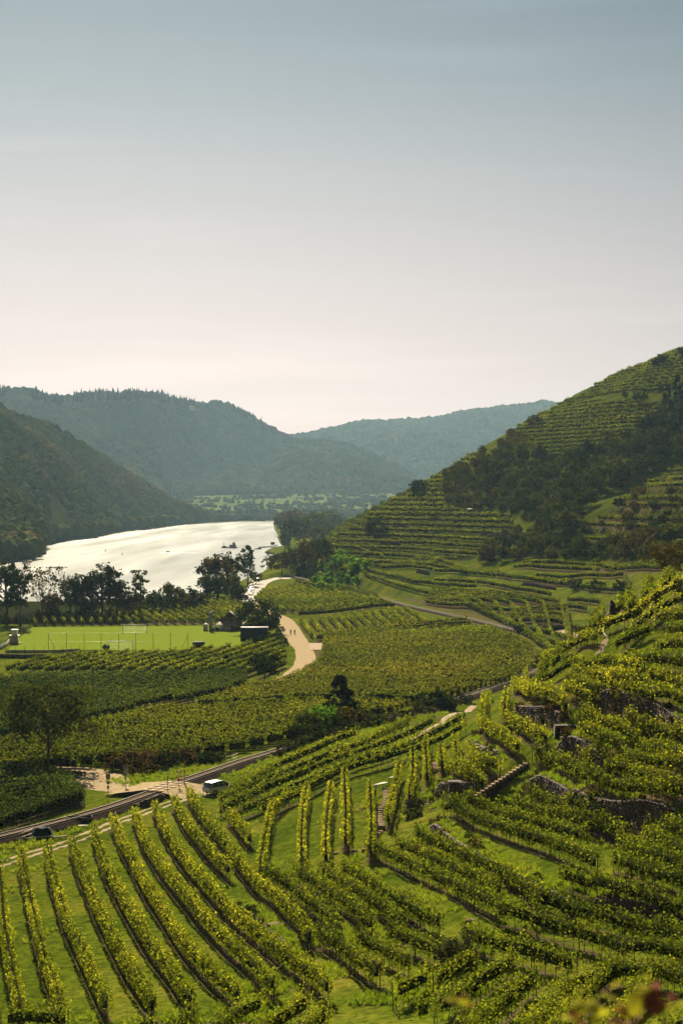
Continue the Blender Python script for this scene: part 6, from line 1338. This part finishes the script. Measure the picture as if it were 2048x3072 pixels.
# ------------------------------------------------------------------ beside the rails
def sign(px, yb, yt, boards, label, cat='sign', postm='steel'):
    w_ = P(px, yb); H = (yb-yt)*w_[1]/F; r_ = empty('sign_post' if cat == 'sign' else 'post', g3(w_)); tag(r_, label, cat); q = MB(); q.tube((0,.05,-.2), (0,.05,H), .05, .05, 6); q.build('pole', M[postm], r_)
    for (kind, z, wd, h, m_) in boards:
        q = MB()
        if kind == 'rect': q.box(-wd/2, wd/2, -.03, 0, z-h/2, z+h/2)
        elif kind == 'round': q.tube((0,-.03,z), (0,0,z), wd/2, wd/2, 16)
        elif kind == 'cross':
            for sg in (-1, 1):
                for seg_, mm in (((-1,-.33),'red'), ((-.33,.33),'white'), ((.33,1),'red')):
                    qq = MB(); a, b2 = seg_; qq.tube((a*wd/2, -.02-.02*(sg+1), z+sg*a*h/2), (b2*wd/2, -.02-.02*(sg+1), z+sg*b2*h/2), .075, .075, 4); qq.build('cross_bar', M[mm], r_)
            continue
        q.build('board', M[m_], r_)
    return r_
sign(325, 2400, 2320, [('rect',3.2,.6,.75,'signback'),('round',2.35,.45,.45,'signback'),('rect',1.75,.3,.4,'signback')], 'tall sign post with square board and smaller ones, seen from behind, left of the rails')
sign(378, 2370, 2301, [('rect',2.9,.62,.95,'signback'),('rect',2.1,.4,.5,'signback'),('rect',1.6,.2,.3,'signback')], 'sign post with large grey board standing on the grass above the crossing')
sign(503, 2387, 2326, [('rect',2.5,.18,.5,'planklight'),('rect',1.9,.16,.35,'white')], 'pale narrow post at the near side of the level crossing', 'post')
sign(537, 2373, 2312, [('cross',2.35,.75,1.1,''),('round',1.55,.38,.38,'red')], 'red and white crossbuck with a round red sign below at the rails')
sign(554, 2364, 2309, [('rect',2.45,.22,.4,'red'),('rect',1.3,.16,1.8,'planklight')], 'white post with red top standing beside the crossbuck', 'post')
sign(1593, 1897, 1858, [], 'tall thin pole at the far level crossing', 'pole'); sign(1523, 1893, 1864, [], 'thin signal pole left of the far level crossing', 'pole'); sign(1513, 1890, 1866, [], 'shorter thin pole left of the signal pole at the far crossing', 'pole')
sign(1630, 1880, 1852, [('cross',2.6,.9,1.4,''),('rect',1.2,.6,1.0,'plasterd')], 'red and grey crossbuck sign before the dark wall of the far crossing')
w_ = P(1591, 1912); q = MB(); q.box(-.35, .35, -.3, .3, 0, .9); q.box(-.42, .42, -.36, .36, .9, 1.0); cb = q.build('relay_cabinet', M['planklight'], None, loc=g3(w_)); tag(cb, 'small pale cabinet beside the rails at the far level crossing', 'cabinet')
w_ = P(238, 2470); tr = empty('flat_trailer', g3(w_), R(12)); tag(tr, 'low rusty flat trailer with board sides lying below the rails', 'trailer')
q = MB(); q.box(-1.6, 1.6, -.8, .8, .45, .52); q.build('bed', M['darkwood'], tr)
for d_ in ((-1.6,1.6,-.85,-.8,.5,.85),(-1.6,1.6,.8,.85,.5,.85),(-1.65,-1.6,-.85,.85,.5,.85),(1.6,1.65,-.85,.85,.5,.85)): q = MB(); q.box(*d_); q.build('side_board', M['darkwood'], tr)
for sg in (-1, 1): q = MB(); q.tube((.3, sg*.6, .28), (.3, sg*.8, .28), .28, .28, 12); q.build('wheel', M['rubber'], tr)
q = MB(); q.tube((1.6,0,.45), (2.6,0,.35), .05, .05, 4); q.build('drawbar', M['darkwood'], tr)
w_ = P(246, 2480); q = MB(); q.box(-.8, .8, -.3, .3, 0, .12); pl = q.build('plank', M['planklight'], None, loc=g3(w_, .05)); tag(pl, 'pale plank lying in the grass in front of the flat trailer', 'plank')
w_ = P(128, 2514); hp = empty('covered_heap', g3(w_), R(8)); tag(hp, 'heap under a dark green tarpaulin with pale planks beside the rails', 'tarpaulin')
bm = bmesh.new(); bmesh.ops.create_grid(bm, x_segments=14, y_segments=10, size=1.0)
for v in bm.verts:
    x, y = v.co.x, v.co.y; h = 1.25*min(1, 3.2*(1-abs(x)))*min(1, 2.6*(1-abs(y))); v.co = Vector((x*1.45*(1-.12*h), y*1.0*(1-.15*h), h + 0.08*math.sin(x*7+y*3) + .05*math.sin(y*11) - (.1 if h < .1 else 0)))
me = bpy.data.meshes.new('tarpaulin'); bm.to_mesh(me); bm.free(); me.materials.append(M['tarp']); me.polygons.foreach_set('use_smooth', [True]*len(me.polygons)); obj('tarpaulin', me, hp)
for (a, b2, zz) in (((-1.2,-1.25),(1.3,-1.1),.35), ((-2.0,-1.3),(-.7,-1.25),.25), ((1.3,-1.3),(3.0,-1.05),.3)): q = MB(); q.tube((*a, zz), (*b2, zz+.08), .10, .10, 4); q.build('plank', M['planklight'], hp)
ra_ = PD(44, 2531, P(60, 2535)[1]); w0 = P(46, 2532); w1 = P(98, 2512); hr = empty('wooden_handrail', g3(w0)); tag(hr, 'weathered two-bar wooden handrail left of the tarpaulin heap', 'railing'); o3 = np.array(hr.location)
for t in (0, .33, .66, 1): a = g3(w0*(1-t)+w1*t)-o3; q = MB(); q.tube(a, a+np.array([0,0,1.0]), .05, .05, 5); q.build('post', M['post'], hr)
for z in (.5, 1.0): q = MB(); q.tube(g3(w0,z)-o3, g3(w1,z)-o3, .05, .05, 5); q.build('rail', M['plank'], hr)
cl = [P(*p) for p in ((400,2424),(430,2424),(460,2412),(492,2396))]
cv_ = wall_from_line(smooth_line(cl, 1.0, 1), 1.2, 'dark stone culvert wall under the lane on the near side of the rails', rgw, lift=.9, parts=0, name='culvert_wall')
w0 = P(672, 2297); w1 = P(714, 2282); fb = empty('footbridge', g3(w0)); tag(fb, 'small wooden footbridge with two-bar railing beside the black green bush', 'footbridge'); o3 = np.array(fb.location)
for t in (0, .5, 1): a = g3(w0*(1-t)+w1*t)-o3; q = MB(); q.tube(a, a+np.array([0,0,1.2]), .05, .05, 5); q.build('post', M['post'], fb)
for z in (.6, 1.15): q = MB(); q.tube(g3(w0,z)-o3, g3(w1,z)-o3, .05, .05, 5); q.build('rail', M['plank'], fb)
for k in range(9): t = k/8; a = g3(w0*(1-t)+w1*t)-o3; q = MB(); q.box(a[0]-.13, a[0]+.13, a[1]-1.4, a[1], .12, .18); q.build('deck_board', M['plank'], fb)

# ------------------------------------------------------------------ stone work among the terraces
D0 = P(1430, 2392)[1] - 3.0; s0 = PD(1428, 2386, D0); s1 = PD(1576, 2290, D0+2.0); print('stairs', D0, s0, g3(s0[:2]), s1, g3(s1[:2]))
stairs = empty('stone_stairs', tuple(s0)); tag(stairs, 'flight of pale stone steps climbing right up the terrace wall', 'stairs'); ns_ = 15
dv = (s1-s0); 
for k in range(ns_):
    p = dv*(k/(ns_-1)); q = MB(); rr_ = random.Random(k); q.box(p[0]-.28, p[0]+.26, p[1]-.62+rr_.uniform(-.05,.05), p[1]+.55, p[2]-.20, p[2]); q.build('step', M['slab'], stairs)
    q = MB(); q.box(p[0]-.24, p[0]+.22, p[1]-.50, p[1]+.5, min(-1.0, p[2]-1.2) if k < 3 else p[2]-min(3.6, p[2]+1.2), p[2]-.205); q.build('riser_block', M['stone'], stairs)
w_ = P(1374, 2403); hutS = empty('stone_hut', g3(w_, -.3)); tag(hutS, 'small ruined dry stone hut with dark doorway left of the stairs', 'stone hut'); rr_ = np.random.default_rng(9); B = MB()
for z in np.arange(0, 2.2, .22):
    for x in np.arange(-1.0, 1.0, .34):
        if -.05 < x + .17 < .75 and z < 1.6: continue
        B.box(x+rr_.uniform(-.02,.02), x+.32, -.15+rr_.uniform(-.05,.05), .25, z+.01, z+.20)
    for y in np.arange(.25, 1.6, .36): B.box(-1.0+rr_.uniform(-.04,.04), -.65, y, y+.34, z+.01, z+.20); B.box(.75, 1.08+rr_.uniform(-.04,.04), y, y+.34, z+.01, z+.20)
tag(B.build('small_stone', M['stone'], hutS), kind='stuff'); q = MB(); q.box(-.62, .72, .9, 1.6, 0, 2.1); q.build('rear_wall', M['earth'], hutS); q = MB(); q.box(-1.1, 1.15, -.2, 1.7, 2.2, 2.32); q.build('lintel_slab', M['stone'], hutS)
w_ = P(1690, 2200); shl = empty('stone_shelter', g3(w_, -.75)); tag(shl, 'stone slab roof over a dark opening in the upper right slope', 'shelter')
for x in (-.9, -.1, .7): q = MB(); q.box(x, x+.75, -.6, .9, 1.45+.03*x, 1.60+.03*x); q.build('roof_slab', M['stone'], shl)
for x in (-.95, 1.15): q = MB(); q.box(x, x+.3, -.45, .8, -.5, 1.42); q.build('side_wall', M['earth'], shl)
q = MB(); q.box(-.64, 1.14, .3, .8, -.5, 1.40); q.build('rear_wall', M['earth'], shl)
def slab_line(pts, wd, name, label, h=.22, n=None, off=.12):
    ln = resample([P(*p) for p in pts], .85); r_ = empty(name, g3(ln[0])); tag(r_, label, 'stone slabs'); o3 = np.array(r_.location); rr2 = np.random.default_rng(len(pts)+int(pts[0][0]))
    for i in range(len(ln)-1):
        m = (ln[i]+ln[i+1])/2; d = ln[i+1]-ln[i]; a = math.atan2(d[1], d[0]); T_ = Matrix.Translation(Vector(tuple(g3(m, off)-o3))) @ Matrix.Rotation(a, 4, 'Z'); q = MB(); hl = np.hypot(*d)*.48; q.box(-hl, hl, -wd/2*rr2.uniform(.85,1.1), wd/2*rr2.uniform(.85,1.1), -h, h/2, T_); q.build('slab', M['slab'], r_)
slab_line([(1155,2377),(1160,2405),(1152,2430),(1138,2447),(1138,2470),(1146,2492)], .8, 'slab_capped_wall', 'winding line of pale stone slabs between two upright vine rows', h=.5, off=.25)
slab_line([(1290,2404),(1275,2424),(1262,2445)], .6, 'slab_path', 'short strip of pale stone slabs at the left end of the stairs terrace')
slab_line([(1304,2296),(1308,2305),(1311,2316)], .9, 'capping_slab', 'pale capping stone on the corner of the rounded terrace', off=.3)
slab_line([(1143,2496),(1128,2514),(1110,2532),(1090,2556)], .4, 'low_stone_edging', 'low stone edging running down left from the winding slabs')
for (x0, y0, x1, y1, lab) in ((1118,2392,1158,2370,'long weathered plank table on dark posts among the upright vine rows'),(1168,2366,1190,2355,'short pale plank bench right of the long plank table')):
    a = P(x0, y0); b2 = P(x1, y1); r_ = empty('plank_table', g3(a)); tag(r_, lab, 'table'); o3 = np.array(r_.location); up = 1.15; m = (g3(a)+g3(b2))/2-o3; d = b2-a; L_ = np.hypot(*d); an = math.atan2(d[1], d[0]); T_ = Matrix.Translation(Vector((m[0], m[1], max(m[2],0)+up))) @ Matrix.Rotation(an, 4, 'Z')
    for yy in (-.3, .02): q = MB(); q.box(-L_/2, L_/2, yy, yy+.28, -.04, .04, T_); q.build('table_plank', M['planklight'], r_)
    for x in (-L_*.4, L_*.4):
        for yy in (-.22, .22): v = T_ @ Vector((x, yy, -.04)); q = MB(); q.tube(v, (v.x, v.y, v.z-1.25), .05, .05, 5); q.build('leg', M['darkwood'], r_)
w_ = P(1120, 2392); q = MB(); q.tube((0,0,0), (0,0,.85), .27, .29, 14); q.tube((0,0,.85), (0,0,.88), .30, .30, 14); bl = q.build('water_barrel', M['tarp'], None, loc=g3(w_)); tag(bl, 'dark blue water barrel under the long plank table', 'barrel')
for (x, yb, yt, l) in ((1595,2288,2215,'tall thin steel pole beside the top of the stone stairs'),(2025,2340,2235,'tall steel pole near the right edge above the long wall'),(1904,2540,2470,'leaning steel pole between the lower vine rows on the right'),(1070,2580,2550,'short grey stake at the low stone edging'),(1975,1990,1935,'dark slanting pole on the steep slope at the right edge'),(1870,2040,1995,'thin stake on the rocky corner of the steep slope'),(1240,2290,2215,'thin pole among the vines left of the knoll')):
    w_ = P(x, yb); H = (yb-yt)*w_[1]/F; r_ = empty('steel_pole', g3(w_), 0); tag(r_, l, 'pole', 'poles in the vineyard'); q = MB(); q.tube((0,0,-.2), (.02*H,0,H), .045, .04, 6); q.build('shaft', M['greenpost'], r_); q = MB(); q.tube((-.05,0,H), (.12,0,H+.04), .04, .04, 5); q.build('cap', M['steel'], r_)
# steel cable across the lower right
cp = [PD(x, y, d) for x, y, d in ((1185,2836,137),(1348,2829,133),(1500,2828,131),(1634,2823,128),(1750,2827,126),(1849,2828,124),(1950,2819,122),(2140,2812,120))]
cbr = empty('steel_cable', (0,0,0)); cbr.location = tuple(cp[0]); tag(cbr, 'thin pale steel cable strung across the lower right vine rows', 'cable'); o3 = np.array(cbr.location); q = MB()
for i in range(len(cp)-1): q.tube(cp[i]-o3, cp[i+1]-o3, .028, .028, 5, False)
q.build('wire', M['planklight'], cbr)
for i in (0, 3, 5): g_ = g3(cp[i][:2], -.1); q = MB(); q.tube(g_-o3, cp[i]-o3+np.array([0,0,.05]), .05, .05, 5); q.build('post', M['post'], cbr)
pp_ = [PD(1806,1885,P(1806,1900)[1]), PD(1810,1900,P(1810,1905)[1]), PD(1816,1908,P(1816,1912)[1]), PD(1824,1913,P(1824,1914)[1])]
cbr = empty('water_pipe', tuple(pp_[0])); tag(cbr, 'pale curved pipe at the top of the small slab path on the ridge', 'pipe'); q = MB()
for i in range(3): q.tube(pp_[i]-pp_[0], pp_[i+1]-pp_[0], .06, .06, 6, False)
q.build('tube', M['planklight'], cbr)
for (x, y, s_, l) in ((824,2778,1.1,'flat pale boulder on the bank between the lower left vine rows'),(1008,2562,.5,'small pale stone between the upright vine rows'),(1146,2975,.8,'flat reddish rock on the grassy patch near the bottom edge'),(1410,2765,.7,'rock under the vine row end in the lower right'),(1060,2555,.6,'rock beside the short grey stake')):
    w_ = P(x, y); bm = bmesh.new(); bmesh.ops.create_icosphere(bm, subdivisions=2, radius=s_*.75); r2 = random.Random(int(x))
    for v in bm.verts: k = r2.uniform(.8,1.1); v.co = Vector((v.co.x*k, v.co.y*k*.8, v.co.z*k*.38))
    me = bpy.data.meshes.new('boulder'); bm.to_mesh(me); bm.free(); me.materials.append(M['slab']); tag(obj('boulder', me, None, g3(w_, .08)), l, 'rock')
# hut on the hill, church and village
def house(px, py, D, wd, dp, h, roofh, label, rz=0, roofm='roofred', wallm='plaster', name='house', nwin=3, group=None):
    b2 = PD(px, py, D); r_ = empty(name, tuple(b2), rz); tag(r_, label, 'house' if name == 'house' else name.split('_')[-1], group)
    q = MB(); q.box(-wd/2, wd/2, -dp/2, dp/2, -2, h); q.build('wall', M[wallm], r_); q = MB(); q.prism([(-dp/2-.4,h),(0,h+roofh),(dp/2+.4,h)], -wd/2-.4, wd/2+.4, 'x'); q.build('roof', M[roofm], r_)
    for k in range(nwin): x = -wd/2 + wd*(k+.5)/nwin; q = MB(); q.box(x-.5, x+.5, -dp/2-.04, -dp/2-.01, h*.35, h*.35+1.4); q.build('window', M['glass'], r_)
    return r_
w_ = P(1412, 1543); hh_ = house(1412, 1543, w_[1], 3.2, 3, 1.6, 1.6, 'small dark gabled hut among the terraces on the big hill', name='vineyard_hut', roofm='roofbrown', wallm='earth', nwin=1)
ch = house(1069, 1550, 4300, 26, 11, 7, 7, 'village church with long red roof beyond the hill flank', name='village_church', nwin=5)
q = MB(); q.box(14, 19, -3, 3, -2, 19); q.build('tower', M['plasterd'], ch); q = MB(); q.tube((16.5,0,19), (16.5,0,26), 3.4, .3, 8); q.build('spire', M['roofbrown'], ch)
for i, (x, y, wd, l) in enumerate(((1042,1556,13,'pinkish house left of the village church'),(1060,1562,15,'long low house in front of the village church'),(1075,1560,11,'red roofed house just below the church tower'),(1025,1562,11,'leftmost house of the far village'),(1117,1532,10,'pale house at the edge of the hill right of the church'),(1012,1552,9,'small house among trees left of the village'))):
    house(x, y, 4150-i*25, wd, 9, 5.5, 4.5, l, R(-15+13*i), group='houses of the far village')
house(576, 1230, 5050, 16, 10, 6, 5, 'small pale building on the crest of the main hill', roofm='roofpale', name='hilltop_house')
# ------------------------------------------------------------------ bramble sprays close to the lens, rooted on the ledge below it
def spray(name, label, base, tips, seed):
    rr3 = np.random.default_rng(seed); b0_ = PD(base[0], base[1], base[2]); b0_[2] = float(Zat(b0_[0], b0_[1])) - .02; r_ = empty(name, tuple(b0_)); tag(r_, label, 'bramble', 'bramble sprays at the bottom edge'); o3 = b0_
    for (px, py, D, sz, yel) in tips:
        e = PD(px, py, D) - o3; q = MB(); mid = e*.55 + np.array([rr3.normal(0,.04), .02, .10]); q.tube((0,0,0), mid, .006, .004, 6, False); q.tube(mid, e, .004, .002, 6, False); q.build('stem', M['darkwood'], r_)
        for k in range(5):
            c = e + rr3.normal(0, .022, 3)*np.array([1.3,1,1]) if k else e; a = rr3.uniform(0, 6.28); ln_ = sz*rr3.uniform(.7,1.1); bm = bmesh.new(); n = 5; L_ = []; Rr = []; Cc = []
            for i in range(n+1):
                t = i/n; wv = math.sin(t*math.pi)**.7*ln_*.36*(1-.2*t); Cc.append(bm.verts.new((t*ln_, 0, .12*ln_*math.sin(t*3)))); L_.append(bm.verts.new((t*ln_, wv, .05*ln_))); Rr.append(bm.verts.new((t*ln_, -wv, .05*ln_)))
            for i in range(n): bm.faces.new((Cc[i], Cc[i+1], L_[i+1], L_[i])); bm.faces.new((Rr[i], Rr[i+1], Cc[i+1], Cc[i]))
            me = bpy.data.meshes.new('leaf'); bm.to_mesh(me); bm.free(); me.materials.append(M['bramble_y' if yel > rr3.random() else 'bramble_r']); o = obj('leaf', me, r_, c); o.rotation_euler = (rr3.uniform(-.9,.3), rr3.uniform(-.6,.6), a)
M['bramble_y'] = leaf_mat('bramble_leaf_yellow', [(0, (0.20,0.22,0.03)), (1, (0.36,0.30,0.05))], 0.5, transl=0.35)
M['bramble_r'] = leaf_mat('bramble_leaf_red', [(0, (0.12,0.03,0.025)), (1, (0.22,0.12,0.08))], 0.5, transl=0.3)
spray('bramble', 'blurred small yellow-green leaf spray near the lens, left one at the bottom edge', (1385,3330,3.4), [(1388,3018,3.4,.035,.9),(1375,2995,3.45,.02,.5)], 1)
spray('bramble', 'blurred spray of yellow and red leaves close to the lens, middle one', (1790,3360,3.3), [(1765,3020,3.3,.045,.8),(1725,3062,3.3,.035,.8),(1785,3050,3.35,.035,.2),(1865,3050,3.25,.035,0)], 2)
spray('bramble', 'blurred spray of large pinkish pale leaves close to the lens, right one', (1950,3350,3.2), [(1965,2992,3.2,.06,.35),(1920,2972,3.25,.04,.7),(1990,3010,3.2,.05,.3),(1900,3062,3.2,.03,0)], 3)
# ------------------------------------------------------------------ valley haze
b = MB(); b.box(-5200, 5200, -30, 10400, -17, 640)
hz = b.build('haze', None); tag(hz, kind='stuff')
hm_ = bpy.data.materials.new('valley_haze'); hm_.use_nodes = True; nt = hm_.node_tree; nt.nodes.clear(); out = nt.nodes.new('ShaderNodeOutputMaterial'); pv = nt.nodes.new('ShaderNodeVolumePrincipled')
pv.inputs['Color'].default_value = (0.50, 0.77, 1.0, 1); pv.inputs['Density'].default_value = 0.000034; pv.inputs['Anisotropy'].default_value = 0.2
nt.links.new(pv.outputs[0], out.inputs['Volume']); hz.data.materials.append(hm_)
